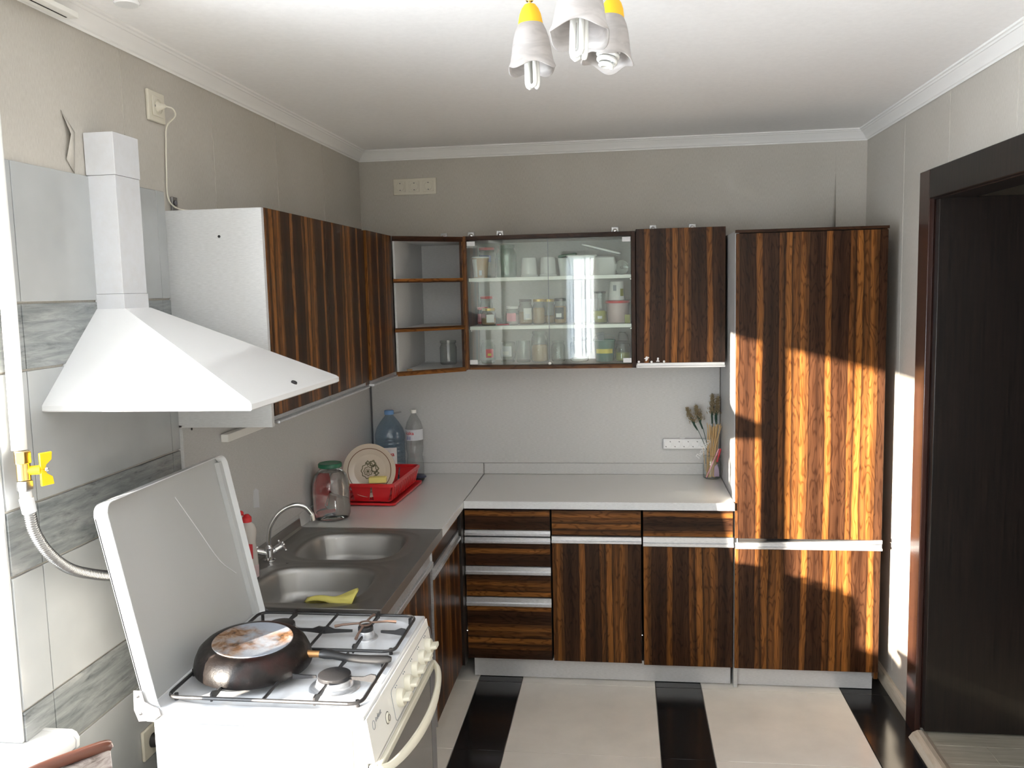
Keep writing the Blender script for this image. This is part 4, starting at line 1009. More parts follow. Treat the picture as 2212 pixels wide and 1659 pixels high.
rm = MB(); rm.rings([[(x, y, z) for x, y in rr(w, l, .022, 5)] for w, l, z in ((tw - .004, tl - .004, .082), (tw + .016, tl + .016, .083), (tw + .018, tl + .018, .094), (tw + .004, tl + .004, .098), (tw - .008, tl - .008, .094), (tw - .008, tl - .008, .083))] , False, False)
build('rim', rm, M['red'], t)
bm_ = MB(); bm_.rings([[(x, y, z) for x, y in rr(bw, bl_, .012, 4)] for z in (.014, .019)])
for k in range(-3, 4): bm_.box(k*.035 - .004, k*.035 + .004, -.19, .19, .019, .028)
build('rack_floor', bm_, M['red'], t)
# plate leaning in the rack
t = thing('plate', 'ivory plate with brown ring and flower print standing in the red rack', 'plate', (.195, -.640, ZW + .030))
t.rotation_euler = (math.radians(80), 0, math.radians(4))
t.location = (.190, -.648, ZW + .150)
pl = MB(); pl.lathe([(.0001, -.004), (.070, -.004), (.080, .001), (.116, .010), (.120, .0125), (.1195, .014), (.114, .0125), (.082, .005), (.074, .0015), (.070, .0005), (.0001, .0005)], (0, 0, 0), 64)
build('plate_body', pl, M['ivory'], t, ang=60)
build('printed_ring', MB().lathe([(.0965, .0095), (.0995, .0102), (.0995, .0106), (.0965, .0100)], (0, 0, 0), 64, (False, False)), M['brown'], t)
fm = MB()
def ring2(cx, cy, r0, r1, z, n=30, wav=0, k=0):
    cx, cy, r0, r1 = cx*1.25, cy*1.25, r0*1.22, r1*1.26
    fm.add([(cx + r_*(1 + wav*math.cos(k*2*PI*i/n))*math.cos(2*PI*i/n), cy + r_*(1 + wav*math.cos(k*2*PI*i/n))*math.sin(2*PI*i/n), z) for r_ in (r0, r1) for i in range(n)], [(i, (i+1) % n, n + (i+1) % n, n + i) for i in range(n)])
ring2(-.003, -.002, .026, .0285, .0008, 40, .07, 10); ring2(-.006, -.003, .014, .0165, .0008, 30, .08, 8); ring2(-.007, -.004, .0001, .005, .0008); ring2(-.007, -.004, .008, .0095, .0008, 30, .1, 6)
ring2(.018, .006, .010, .0145, .0008, 24, .12, 5); ring2(.010, .024, .006, .012, .0008, 24, .15, 5); ring2(.024, -.010, .004, .009, .0008, 24, .2, 4); ring2(-.008, .026, .004, .008, .0008, 24, .2, 4)
build('flower_print', fm, M['sage'], t)
# sponge on the rack rim
t = single('sponge', MB().box(-.039, .039, -.024, .024, 0, .026), M['sponge'], 'yellow sponge lying on the near rim of the red dish rack', 'sponge', bev=.004)
t.location = (.232, -.672, ZW + .0995); t.rotation_euler = (math.radians(-3), 0, math.radians(9))
# small black box with blue lid, far side
t = thing('small_container', 'small black container with navy lid at the far right corner of the rack', 'container', (.300, -.188, ZW))
build('tub', MB().rings([[(x, y, z) for x, y in rr(.050*k, .065*k, .008, 4)] for k, z in ((.9, 0), (1, .004), (1, .022))]), M['black'], t)
lo = build('lid', MB().lathe([(.034, 0), (.036, .002), (.034, .006), (.0001, .008)], (0, 0, 0), 28), M['navy'], t)
lo.location = (.004, 0, .0225); lo.rotation_euler = (0, math.radians(7), 0)
# jar with skewers and dry grass
t = thing('skewer_jar', 'small glass jar holding bamboo skewers at the right end of the worktop', 'jar', (1.752, -.095, ZW))
lathe_thing(t, 'jar_body', [(.036, 0), (.043, .006), (.044, .02), (.044, .075), (.040, .092), (.0395, .100), (.042, .104), (.042, .112), (.039, .113)], 'jar', 40)
T0 = t.location.copy()
def stick(p0, p1, r, nm, m_, label, cat, grp):
    mb_ = MB(); mb_.cyl((0, 0, 0), tuple(Vector(p1) - Vector(p0)), r, n=6)
    o = build(nm, mb_, M[m_], None); o.location = Vector(p0) + T0; return tag(o, label, cat, grp)
rnd = random.Random(11)
for k in range(34):
    a = rnd.uniform(0, 2*PI); r0 = .024*math.sqrt(rnd.random()); lean = rnd.uniform(-.3, 1)
    p0 = (-.008 + r0*math.cos(a), r0*math.sin(a)*.8, .006)
    p1 = (-.020 + (k/33.0)*.062 + rnd.uniform(-.006, .006), rnd.uniform(-.022, .022), .262 + rnd.uniform(-.012, .010))
    stick(p0, p1, .0017, 'bamboo_skewer', 'bam', 'pale bamboo skewer in the bundle standing in the small glass jar', 'skewer', 'bamboo skewers in the small jar')
stick((-.030, -.030, .010), (.030, -.030, .152), .003, 'chopstick', 'pinkp', 'pink tipped stick leaning across the front of the skewer jar', 'stick', None)
stick((.022, -.022, .085), (.038, -.020, .150), .0055, 'lighter', 'redp', 'dark red flat stick poking from the right of the skewer jar', 'stick', None)
pk = MB(); pk.prism([(.008, .012), (.034, .012), (.030, .05), (.022, .075), (.010, .060)], 'y', -.020, -.012); pk.v = [tuple(Vector(v) + T0) for v in pk.v]
single('paper_packet', pk, mat('lilac foil', (.55, .40, .52), .3), 'crumpled lilac packet inside the skewer jar', 'packet', tuple(T0 + Vector((.02, -.016, .012))))
def grass(label, base, tip, nplume, spread):
    t_ = thing('dried_grass', label, 'dried grass', tuple(T0 + Vector(base)))
    b0 = Vector((0, 0, 0)); tp_ = Vector(tip) - Vector(base)
    build('stem', MB().tube([b0, tp_*.5 + Vector((.004, 0, 0)), tp_*.75], .0016, 6, 3), M['leafg'], t_)
    lm = MB()
    for k in range(5):
        a = tp_*(.52 + .04*k); e = tp_*(.74 + .03*k) + Vector((rnd.uniform(-.012, .012), rnd.uniform(-.006, .006), 0)); m_ = a.lerp(e, .5); s2 = Vector((.0042, 0, 0))
        lm.add([tuple(a - s2*.4), tuple(a + s2*.4), tuple(m_ + s2), tuple(e), tuple(m_ - s2)], [(0, 1, 2, 3, 4)])
    build('leaf', lm, M['leafg'], t_, solid=.0006); t_.children[-1]['kind'] = 'stuff'
    pm = MB()
    for k in range(nplume):
        s_ = rnd.uniform(.70, 1.0); c = tp_*s_ + Vector((rnd.gauss(0, spread*(1.15 - s_)*2.2), rnd.gauss(0, spread), rnd.gauss(0, .004)))
        d = (tp_.normalized() + Vector((rnd.gauss(0, .5), rnd.gauss(0, .5), rnd.gauss(0, .3)))).normalized()
        e = c + d*rnd.uniform(.006, .018); w = Vector((rnd.uniform(-1, 1), rnd.uniform(-1, 1), rnd.uniform(-1, 1))).normalized()*.0011
        pm.add([tuple(c - w), tuple(c.lerp(e, .5) - w*1.4), tuple(e), tuple(c.lerp(e, .5) + w*1.4), tuple(c + w)], [(0, 1, 2, 3, 4)])
    build('plume', pm, M['straw'], t_, solid=.0008); t_.children[-1]['kind'] = 'stuff'
grass('dry grass plume leaning furthest left out of the skewer jar', (-.016, .012, .12), (-.118, .02, .340), 260, .010)
grass('dry grass plume leaning left, behind the furthest left one', (-.012, .018, .12), (-.075, .024, .352), 300, .011)
grass('upright dry grass plume in the middle of the skewer jar', (-.002, .020, .12), (.004, .026, .400), 300, .008)
grass('upright dry grass plume at the right of the skewer jar', (.012, .018, .12), (.030, .026, .395), 300, .008)
t = thing('cake_topper', 'white cut out curly lettering hanging left of the bamboo skewers', 'ornament', tuple(T0 + Vector((-.045, -.03, .10))))
MM = Matrix.Translation(T0 + Vector((-.044, -.030, .155))) @ Matrix.Rotation(math.radians(62), 4, 'Y').inverted() @ Matrix.Rotation(PI/2, 4, 'X')
MM = Matrix.Translation(T0 + Vector((-.045, -.034, .150))) @ Matrix.Rotation(PI/2, 4, 'X') @ Matrix.Rotation(math.radians(58), 4, 'Z')
text_part('lettering', 'Люблю', .030, MM, M['paperw'], t, ext=.001)
build('stick', MB().cyl((.0, 0, .06), (.010, .004, -.05), .0012, n=6).cyl((.01, .004, -.05), (.028, .012, -.09), .0012, n=6), M['bam'], t)
# power strip
t = thing('power_strip', 'white five socket power strip on the back splash panel', 'power strip', (1.645, -.016, .985))
build('housing', MB().box(1.518, 1.772, -.043, -.0162, .984, 1.036), M['white'], t, True, bev=.006, seg=3)
build('fixing_tab', MB().box(1.60, 1.627, -.024, -.0162, 1.036, 1.041), M['white'], t, True, bev=.001)
def outlet_face(parent, c, nrm, upv, R_=.019, rot=0, mt='white', world=True):
    nrm = Vector(nrm); upv = Vector(upv); rt = upv.cross(nrm)
    m_ = Matrix((rt, upv, nrm)).transposed().to_4x4(); m_.translation = Vector(c); m_ = m_ @ Matrix.Rotation(rot, 4, 'Z')
    mb_ = MB(); mb_.M = m_
    mb_.lathe([(R_*1.06, 0), (R_*1.04, .0012), (R_, .0014), (R_*.97, -.008), (.0001, -.008)], (0, 0, 0), 32, (False, False))
    o = build('socket_face', mb_, M[mt], parent, world)
    h = MB(); h.M = m_
    for sx_ in (-.42, .42): h.lathe([(R_*.15, -.0078), (R_*.15, -.0074), (.0001, -.0074)], (sx_*R_, 0, 0), 12)
    build('pin_hole', h, M['dark'], o)
    e = MB(); e.M = m_
    for sy_ in (-1, 1): e.box(-R_*.14, R_*.14, sy_*R_*.86 - R_*.1, sy_*R_*.86 + R_*.1, -.006, .0008)
    build('earth_clip', e, M['grey'], o)
for k in range(5):
    outlet_face(t, (1.543 + .044*k, -.0435, 1.010), (0, -1, 0), (0, 0, 1), .0185, math.radians(-40))
# triple socket high on back wall
t = thing('wall_socket', 'cream triple wall socket high on the back wall', 'socket', (.288, 0, 2.28))
build('frame', MB().box(.178, .400, -.010, -.0005, 2.282, 2.364), M['socket'], t, True, bev=.003)
for k in range(3):
    c = .214 + .0725*k
    build('insert', MB().box(c - .0265, c + .0265, -.0135, -.0101, 2.2965, 2.3495), M['socket'], t, True, bev=.001)
    outlet_face(t, (c, -.0140, 2.323), (0, -1, 0), (0, 0, 1), .0195, 0, 'socket')
# single socket high on left wall with plug and cord
t = thing('wall_socket', 'cream single wall socket high on the left wall with a plug in it', 'socket', (0, -1.968, 2.30))
build('frame', MB().box(.0005, .010, -2.014, -1.924, 2.294, 2.380), M['socket'], t, True, bev=.003)
build('insert', MB().box(.0101, .0135, -1.997, -1.941, 2.309, 2.365), M['socket'], t, True, bev=.001)
outlet_face(t, (.0142, -1.969, 2.337), (1, 0, 0), (0, 0, 1), .0205, PI/2, 'socket')
t = thing('plug_with_cable', 'thin white cord hanging from the left wall socket to the cupboard top', 'cord', (.02, -1.95, 2.05))
build('plug', MB().lathe([(.0175, 0), (.0175, .004), (.010, .012), (.006, .026), (.004, .03)], (0, 0, 0), 20), M['socket'], t)
pg = t.children[-1]; pg.location = Vector((.0070, -1.969, 2.337)) - t.location; pg.rotation_euler = (0, PI/2, 0)
build('cable', MB().tube([(.036, -1.969, 2.337), (.05, -1.955, 2.332), (.048, -1.94, 2.315), (.012, -1.925, 2.29), (.006, -1.925, 2.24), (.005, -1.930, 2.16), (.006, -1.935, 2.09), (.012, -1.915, 2.062), (.03, -1.895, 2.052), (.06, -1.87, 2.050)], .0022, 8, 6), M['cream'], t, True)
# socket low by the stove, wall switch by the casing
t = thing('wall_socket', 'cream wall socket low on the tiled left wall with a black plug', 'socket', (.006, -2.22, .56))
build('frame', MB().box(.0068, .016, -2.27, -2.18, .525, .610), M['socket'], t, True, bev=.003)
build('plug', MB().cyl((.0165, -2.225, .567), (.050, -2.225, .567), .020, .016), M['black'], t, True)
t = thing('light_switch', 'small white switch on the sunlit wall strip beside the door casing', 'switch', (RW, -.79, .79))
build('frame', MB().box(RW - .010, RW - .0005, -.815, -.745, .785, .862), M['whitep'], t, True, bev=.002)
build('rocker', MB().box(RW - .014, RW - .0102, -.803, -.757, .798, .849), M['whitep'], t, True, bev=.001)

# ================================================================== GAS PIPE, TAP, HOSE
t = thing('gas_pipe', 'white painted gas pipe coming down the left wall by the window', 'pipe', (.05, -2.695, 1.47))
build('pipe_tube', MB().tube([(.036, -2.684, 1.474), (.036, -2.679, 1.8), (.036, -2.681, 2.10), (.036, -2.679, H - .055)], .0155, 20, 3), mat('white gas pipe paint', (.85, .85, .83), .25, bump=.6, bscale=60), t, True)
t = thing('gas_valve', 'steel gas valve with yellow butterfly handle under the white pipe', 'valve', (.05, -2.695, 1.38))
def hexp(z0, z1, r, c=(.05, -2.695)): return MB().rings([[(c[0] + r*math.cos(PI/3*k + .3), c[1] + r*math.sin(PI/3*k + .3), z) for k in range(6)] for z in (z0, z1)])
build('valve_body', hexp(1.447, 1.473, .0175).cyl((.05, -2.695, 1.41), (.05, -2.695, 1.447), .014), M['brass'], t, True, bev=.001)
build('union_nut', hexp(1.388, 1.409, .0175), M['zinc'], t, True, bev=.0015)
hm = MB()
hm.cyl((.058, -2.692, 1.430), (.080, -2.681, 1.430), .010, n=14)
for sg in (-1, 1):
    hm.rings([[(.080 + dx_, -2.684 + dy_, 1.430 + sg*z_) for dx_, dy_ in ((-.003, .002), (.004, -.0025), (.004 + w_*.35, -.0025 + w_), (-.003 + w_*.35, .002 + w_))] for z_, w_ in ((.000, .010), (.010, .014), (.019, .026), (.036, .028))])
build('valve_handle', hm, M['yellow'], t, True, bev=.0015, label='yellow butterfly handle')
build('handle_screw', MB().sph((.090, -2.676, 1.430), .005, 10), M['chrome'], t, True)
t = thing('gas_hose', 'ribbed steel gas hose curving from valve to behind the stove', 'hose', (.05, -2.69, 1.0))
build('hose_sleeve', MB().cyl((.05, -2.695, 1.387), (.05, -2.694, 1.370), .012).cyl((.05, -2.694, 1.370), (.052, -2.690, 1.338), .0145), M['silvery'], t, True, label='printed white sleeve')
# hose path
path = [Vector(p) for p in ((.052, -2.690, 1.338), (.053, -2.682, 1.295), (.060, -2.655, 1.24), (.068, -2.600, 1.185), (.08, -2.53, 1.147), (.10, -2.46, 1.120), (.13, -2.38, 1.10), (.15, -2.3, 1.08))]
P_ = [2*path[0] - path[1]] + path + [2*path[-1] - path[-2]]; q = []
for k in range(1, len(P_) - 2):
    a, b_, c, d = P_[k-1:k+3]
    for i in range(24):
        u_ = i/24; q.append(.5*((2*b_) + (c - a)*u_ + (2*a - 5*b_ + 4*c - d)*u_*u_ + (3*b_ - a - 3*c + d)*u_**3))
# resample and ripple
acc = [0]
for i in range(1, len(q)): acc.append(acc[-1] + (q[i] - q[i-1]).length)
tot = acc[-1]; nn_ = int(tot/.0017); pts_ = []; j = 0
for i in range(nn_):
    s_ = tot*i/(nn_ - 1)
    while j < len(acc) - 2 and acc[j+1] < s_: j += 1
    f_ = (s_ - acc[j])/max(acc[j+1] - acc[j], 1e-9); pts_.append(q[j].lerp(q[j+1], min(f_, 1)))
hp_ = [Vector((p.x, p.y, p.z)) for p in pts_]
hp_[-1] = hp_[-1]
build('hose_tube', MB().tube(hp_, [.0127 if i % 3 else .0098 for i in range(nn_)], 16), M['zinc'], t, True, ang=180)
text_part('lettering', 'FLEX', .008, Matrix.Translation((.058, -2.7065, 1.352)) @ Matrix.Rotation(PI/2, 4, 'X') @ Matrix.Rotation(.25, 4, 'Y'), M['greyp'], t)

# ================================================================== CUPBOARD CONTENTS
def jar(x, zb, r, h, label, lid=None, lidh=.012, glassm='jar', lab=None, labz=(.2, .7), content=None, ch=.6, y=-.17, neck=.80, cat='jar', name='glass_jar', grp='jars in the glass cupboard', lab2=None, lang=(-.78, -.30), straight=False, inv=False):
    t_ = thing(name, label, cat, (x, y, zb + .0005), grp)
    if straight: pf = [(r*.92, 0), (r, .003), (r*1.0, h*.5), (r*1.02, h), (r*.97, h)]
    else: pf = [(r*.85, 0), (r*.98, .004), (r, .012), (r, h*.68), (r*.96, h*.76), (r*neck, h*.87), (r*neck, h*.90), (r*(neck + .06), h*.92), (r*(neck + .06), h*.985), (r*(neck), h)]
    if inv: pf = [(a, h - b2) for a, b2 in reversed(pf)]
    build('jar_body', MB().lathe(pf, (0, 0, 0), 28, (not inv, inv)), M[glassm], t_, ang=50)
    if lid: build('jar_lid', MB().lathe([(r*(neck + .09), h - lidh*.3), (r*(neck + .11), h), (r*(neck + .11), h + lidh*.6), (r*(neck + .05), h + lidh*.75), (.0001, h + lidh*.72)], (0, 0, 0), 28), M[lid], t_)
    if lab: build('label', patch(r*1.012, h*labz[0], h*labz[1], PI*lang[0], PI*lang[1], 10), M[lab], t_)
    if lab2: build('label_print', patch(r*1.025, h*(labz[0] + .08), h*(labz[0]*.5 + labz[1]*.5), PI*(lang[0] + .08), PI*(lang[1] - .12), 8), M[lab2], t_)
    if content:
        build('contents', MB().lathe([(r*.80, .004), (r*.93, .010), (r*.94, h*ch*.9), (r*.8, h*ch), (.0001, h*ch*1.02)], (0, 0, 0), 24), M[content], t_)
    return t_
Z1, Z2, Z3 = 1.852, 1.6245, 1.4405
# top shelf
jar(.665, Z1, .042, .140, 'tall jar with dark red lid and blue label, left end of top shelf', 'redp', lab='bluep', labz=(.55, .78), y=-.12, straight=False, glassm='jard', lang=(-.8, -.3))
t = thing('paper_cup', 'big tan and white paper tub in front of the red lidded jar', 'paper tub', (.650, -.225, Z1 + .0005), 'things in the glass cupboard')
build('tub', MB().lathe([(.030, 0), (.032, .002), (.040, .095), (.042, .098), (.039, .099)], (0, 0, 0), 32), M['tanp'], t)
build('lid', MB().lathe([(.042, .094), (.043, .099), (.039, .102), (.0001, .101)], (0, 0, 0), 32), M['paperw'], t)
build('print', MB().add([(r_*math.cos(a)*1.01, r_*math.sin(a)*1.01, z) for z, r_ in ((.004, .0325), (.090, .0400)) for a in [-PI*.95 + PI*.35*k/8 for k in range(9)]], [(k, k+1, 10+k, 9+k) for k in range(8)]), M['paperw'], t)
build('barcode', MB().add([(r_*math.cos(a)*1.015, r_*math.sin(a)*1.015, z) for z, r_ in ((.012, .0332), (.036, .0352)) for a in [-PI*.52 + PI*.12*k/4 for k in range(5)]], [(k, k+1, 6+k, 5+k) for k in range(4)]), M['silvery'], t)
jar(.768, Z1, .049, .156, 'large open greenish glass jar on the top shelf', None, glassm='jarg', neck=.78)
for x, lb in ((.878, 'white cup turned upside down, left of two on the top shelf'), (.970, 'white cup turned upside down, right of two on the top shelf')):
    t = thing('cup', lb, 'cup', (x, -.17, Z1 + .0005), 'upside down cups')
    build('cup_body', MB().lathe([(.041, 0), (.0435, .002), (.0425, .010), (.040, .012), (.036, .088), (.034, .092), (.030, .093), (.0001, .091)], (0, 0, 0), 36), M['white'], t)
t = thing('plastic_tub', 'clear plastic tub with a green lid lying on it, top shelf', 'tub', (1.060, -.13, Z1 + .0005), 'things in the glass cupboard')
build('tub', MB().rings([[(x, y, z) for x, y in rr(w, w*.9, .012, 4)] for w, z in ((.070, 0), (.088, .085), (.092, .087))]), M['tub'], t)
lo = build('lid', MB().rings([[(x, y, z) for x, y in rr(w, w*.9, .012, 4)] for w, z in ((.086, 0), (.092, .002), (.092, .010), (.080, .013))]), M['green'], t); lo.location = (.004, 0, .093); lo.rotation_euler = (0, math.radians(-7), 0)
t = thing('plastic_tub', 'wide milky plastic tub behind the reflection on the top shelf', 'tub', (1.135, -.215, Z1 + .0005), 'things in the glass cupboard')
build('tub', MB().rings([[(x, y, z) for x, y in rr(w, w*.6, .012, 4)] for w, z in ((.100, 0), (.132, .090), (.144, .091), (.144, .095))]), M['tub'], t)
t = thing('paper_bag', 'white paper package standing right on the top shelf', 'package', (1.235, -.13, Z1 + .0005), 'things in the glass cupboard')
build('bag', MB().rings([[(x + dx_, y, z) for x, y in rr(w, d_, .010, 3)] for w, d_, z, dx_ in ((.115, .06, 0, 0), (.12, .065, .04, .002), (.112, .055, .085, -.002), (.10, .02, .092, -.004))]), M['paperw'], t, bev=.002)
t = thing('plastic_tray', 'white shallow plastic lid lying tilted across the package, top shelf', 'tray', (1.225, -.175, Z1 + .118), 'things in the glass cupboard')
build('tray_body', MB().rings([[(x, y, z) for x, y in rr(w, w*.42, .012, 4)] for w, z in ((.175, 0), (.190, .002), (.190, .009), (.182, .009), (.178, .004))]), M['white'], t); t.rotation_euler = (0, math.radians(15), 0)
t = thing('wine_glass', 'clear stemmed glass lying on its side, foot to the front, top shelf right', 'glass', (1.322, -.245, Z1 + .034), 'things in the glass cupboard')
g = MB(); g.lathe([(.0325, 0), (.033, .0015), (.008, .006), (.0045, .012), (.004, .06), (.010, .068), (.028, .085), (.033, .115), (.030, .145)], (0, 0, 0), 32, (True, False)); g.v = [(x, z, y) for x, y, z in g.v]
build('glass_body', g, M['jar'], t)
# middle shelf
jar(.652, Z2, .032, .130, 'tall narrow jar with red lid at the left of the middle shelf', 'redp', y=-.09, neck=.85, content='pinktub', ch=.45)
jar(.640, Z2, .028, .078, 'small jar with pink red lid at the far left of the middle shelf', 'redp', y=-.14, neck=.85, lab='pinkp', content='redp', ch=.5)
jar(.683, Z2, .036, .074, 'small jar with gold lid in front on the left of the middle shelf', 'gold', y=-.225, lab='paperw', content='tanp', ch=.5, lang=(-.55, -.2))
t = single('sachet', MB().box(-.030, .030, -.022, .022, 0, .006), M['redp'], 'flat red sachet lying on the middle shelf beside the gold lidded jar', 'packet', bev=.003, group='things in the glass cupboard'); t.location = (.752, -.235, Z2 + .0005); t.rotation_euler = (0, 0, .3)
jar(.792, Z2, .033, .080, 'jar with white lid and pink label on the middle shelf', 'paperw', lab='pinkp', content='pinktub', ch=.6)
jar(.856, Z2, .035, .112, 'jar with grey lid and pale label on the middle shelf', 'dlid', lab='paperw', content='tanp', ch=.55, lang=(-.55, -.15), lab2='silvery')
jar(.921, Z2, .031, .112, 'glass jar with gold lid, left of two on the middle shelf', 'gold', content='nuts', ch=.70, straight=False)
jar(.966, Z2, .030, .110, 'glass jar with gold lid, right of two on the middle shelf', 'gold', content='tanp', ch=.35, y=-.12)
jar(1.025, Z2, .031, .113, 'dark lidded jar with black and white label on the middle shelf', 'dlid', lab='dlid', content='nuts', ch=.75, lab2='paperw')
t = single('paper_note', MB().box(-.058, .058, -.004, .004, 0, .115), M['silvery'], 'grey board leaning at the back of the middle shelf', 'board', bev=.001, group='things in the glass cupboard'); t.location = (1.145, -.10, Z2 + .0005)
t = thing('glass_bottle', 'tall bottle with black cap and printed label on the middle shelf right', 'bottle', (1.217, -.19, Z2 + .0005), 'jars in the glass cupboard')
build('bottle_body', MB().lathe([(.032, 0), (.034, .004), (.034, .07), (.030, .10), (.027, .125), (.0275, .145)], (0, 0, 0), 28, (True, False)), M['jard'], t)
build('cap', MB().lathe([(.029, .142), (.029, .151), (.0001, .152)], (0, 0, 0), 24), M['dlid'], t)
build('label', patch(.0345, .018, .060, -PI*.85, -PI*.25), M['olive'], t); build('label_print', patch(.0350, .022, .035, -PI*.6, -PI*.4), M['paperw'], t)
build('contents', MB().lathe([(.030, .004), (.032, .01), (.032, .055), (.0001, .056)], (0, 0, 0), 24), M['olive'], t)
t = thing('plastic_tub', 'round pinkish tub with red lid at the right end of the middle shelf', 'tub', (1.302, -.17, Z2 + .0005), 'things in the glass cupboard')
build('tub', MB().lathe([(.046, 0), (.048, .003), (.054, .096)], (0, 0, 0), 36), M['pinktub'], t); build('lid', MB().lathe([(.058, .094), (.059, .097), (.059, .104), (.055, .106), (.0001, .105)], (0, 0, 0), 36), M['red'], t)
t = thing('paper_cup', 'white printed cup upside down on top of the red lidded tub', 'paper cup', (1.298, -.17, Z2 + .107), 'things in the glass cupboard')
build('cup_body', MB().lathe([(.040, 0), (.041, .002), (.039, .004), (.033, .086), (.031, .090), (.0001, .088)], (0, 0, 0), 32), M['paperw'], t)
build('print', patch(.0368, .045, .072, -PI*.66, -PI*.52, 6), M['greyp'], t); build('print', patch(.0385, .02, .055, -PI*.36, -PI*.20, 6), M['olive'], t)
t = single('yellow_tag', MB().box(-.013, .013, -.0015, .0015, 0, .040), M['olive'], 'small yellow green tag standing before the red lidded tub', 'tag', bev=.0005, group='things in the glass cupboard'); t.location = (1.347, -.245, Z2 + .0005)
# bottom shelf
jar(.672, Z3, .035, .112, 'glass jar with red and yellow label at the left of the bottom shelf', 'jar' and None, lab='redp', labz=(.25, .62), lab2='yellp', y=-.2, neck=.82, lang=(-.55, -.2))
jar(.765, Z3, .037, .100, 'glass jar with pale blue label upside down on the bottom shelf', None, lab='silvery', labz=(.3, .8), inv=True, lab2='paperw')
jar(.842, Z3, .034, .104, 'plain drinking glass upside down on the bottom shelf', None, straight=True, cat='glass', name='drinking_glass')
jar(.922, Z3, .041, .150, 'tall open jar half full of walnut pieces on the bottom shelf', None, content='nuts', ch=.55)
jar(1.010, Z3, .034, .100, 'plain empty jar behind the door gap on the bottom shelf', None, y=-.14)
jar(1.115, Z3, .045, .115, 'wide empty jar in front of the blind reflection on the bottom shelf', None, y=-.17, glassm='jard', content='tub', ch=.15)
t = thing('plastic_bucket', 'small clear green bucket with yellow label and handle, bottom shelf right', 'bucket', (1.236, -.18, Z3 + .0005), 'things in the glass cupboard')
gb = mat('clear green plastic', (.10, .20, .17), .25)
build('bucket_body', MB().lathe([(.040, 0), (.042, .003), (.051, .098), (.053, .100), (.053, .104), (.049, .104), (.048, .10), (.040, .01), (.0001, .01)], (0, 0, 0), 36), gb, t)
build('label', patch(.0475, .040, .064, -PI*.8, -PI*.2), M['yellp'], t)
build('bail', MB().tube([(-.053, 0, .098), (-.040, -.02, .122), (0, -.03, .132), (.040, -.02, .122), (.053, 0, .098)], .0015, 6, 4), M['greyp'], t)
t = single('spatula', MB().rings([[(-.012, 0, .0), (.012, 0, .0), (.012, .004, .0), (-.012, .004, .0)], [(-.020, 0, .055), (.020, 0, .055), (.020, .004, .055), (-.020, .004, .055)]]), M['greyp'], 'grey scraper standing in the green bucket', 'scraper', bev=.001, group='things in the glass cupboard'); t.location = (1.222, -.175, Z3 + .085); t.rotation_euler = (0, math.radians(-8), 0)
jar(1.324, Z3, .036, .090, 'jar with dark white checked lid at the right end of the bottom shelf', 'dlid', y=-.215, content='olive', ch=.5, glassm='jard')
t = thing('folded_bag', 'dark folded bag behind the checked lid jar at the right end', 'bag', (1.330, -.10, Z3 + .0005), 'things in the glass cupboard')
build('bag', MB().rings([[(x + d_, y, z) for x, y in rr(w, .06, .010, 3)] for w, z, d_ in ((.05, 0, 0), (.06, .07, 0), (.05, .120, -.004), (.03, .135, -.01))]), M['dlid'], t, bev=.003)
# lone jar on the open shelf
t = thing('glass_jar', 'empty glass jar standing alone on the bottom open corner shelf', 'jar', (.462, -.140, 1.4325))
build('jar_body', MB().lathe([(.036, 0), (.041, .004), (.042, .012), (.042, .085), (.036, .100), (.036, .104), (.0405, .106), (.0405, .118), (.037, .119)], (0, 0, 0), 32, (True, False)), M['jar'], t)
single('bottle_cap', MB().lathe([(.013, 0), (.0135, .006), (.012, .007), (.0001, .007)], (.345, -.47, 1.4325), 20), M['tanp'], 'small brown cap lying at the left of the bottom open shelf', 'cap', (.345, -.47, 1.4325))

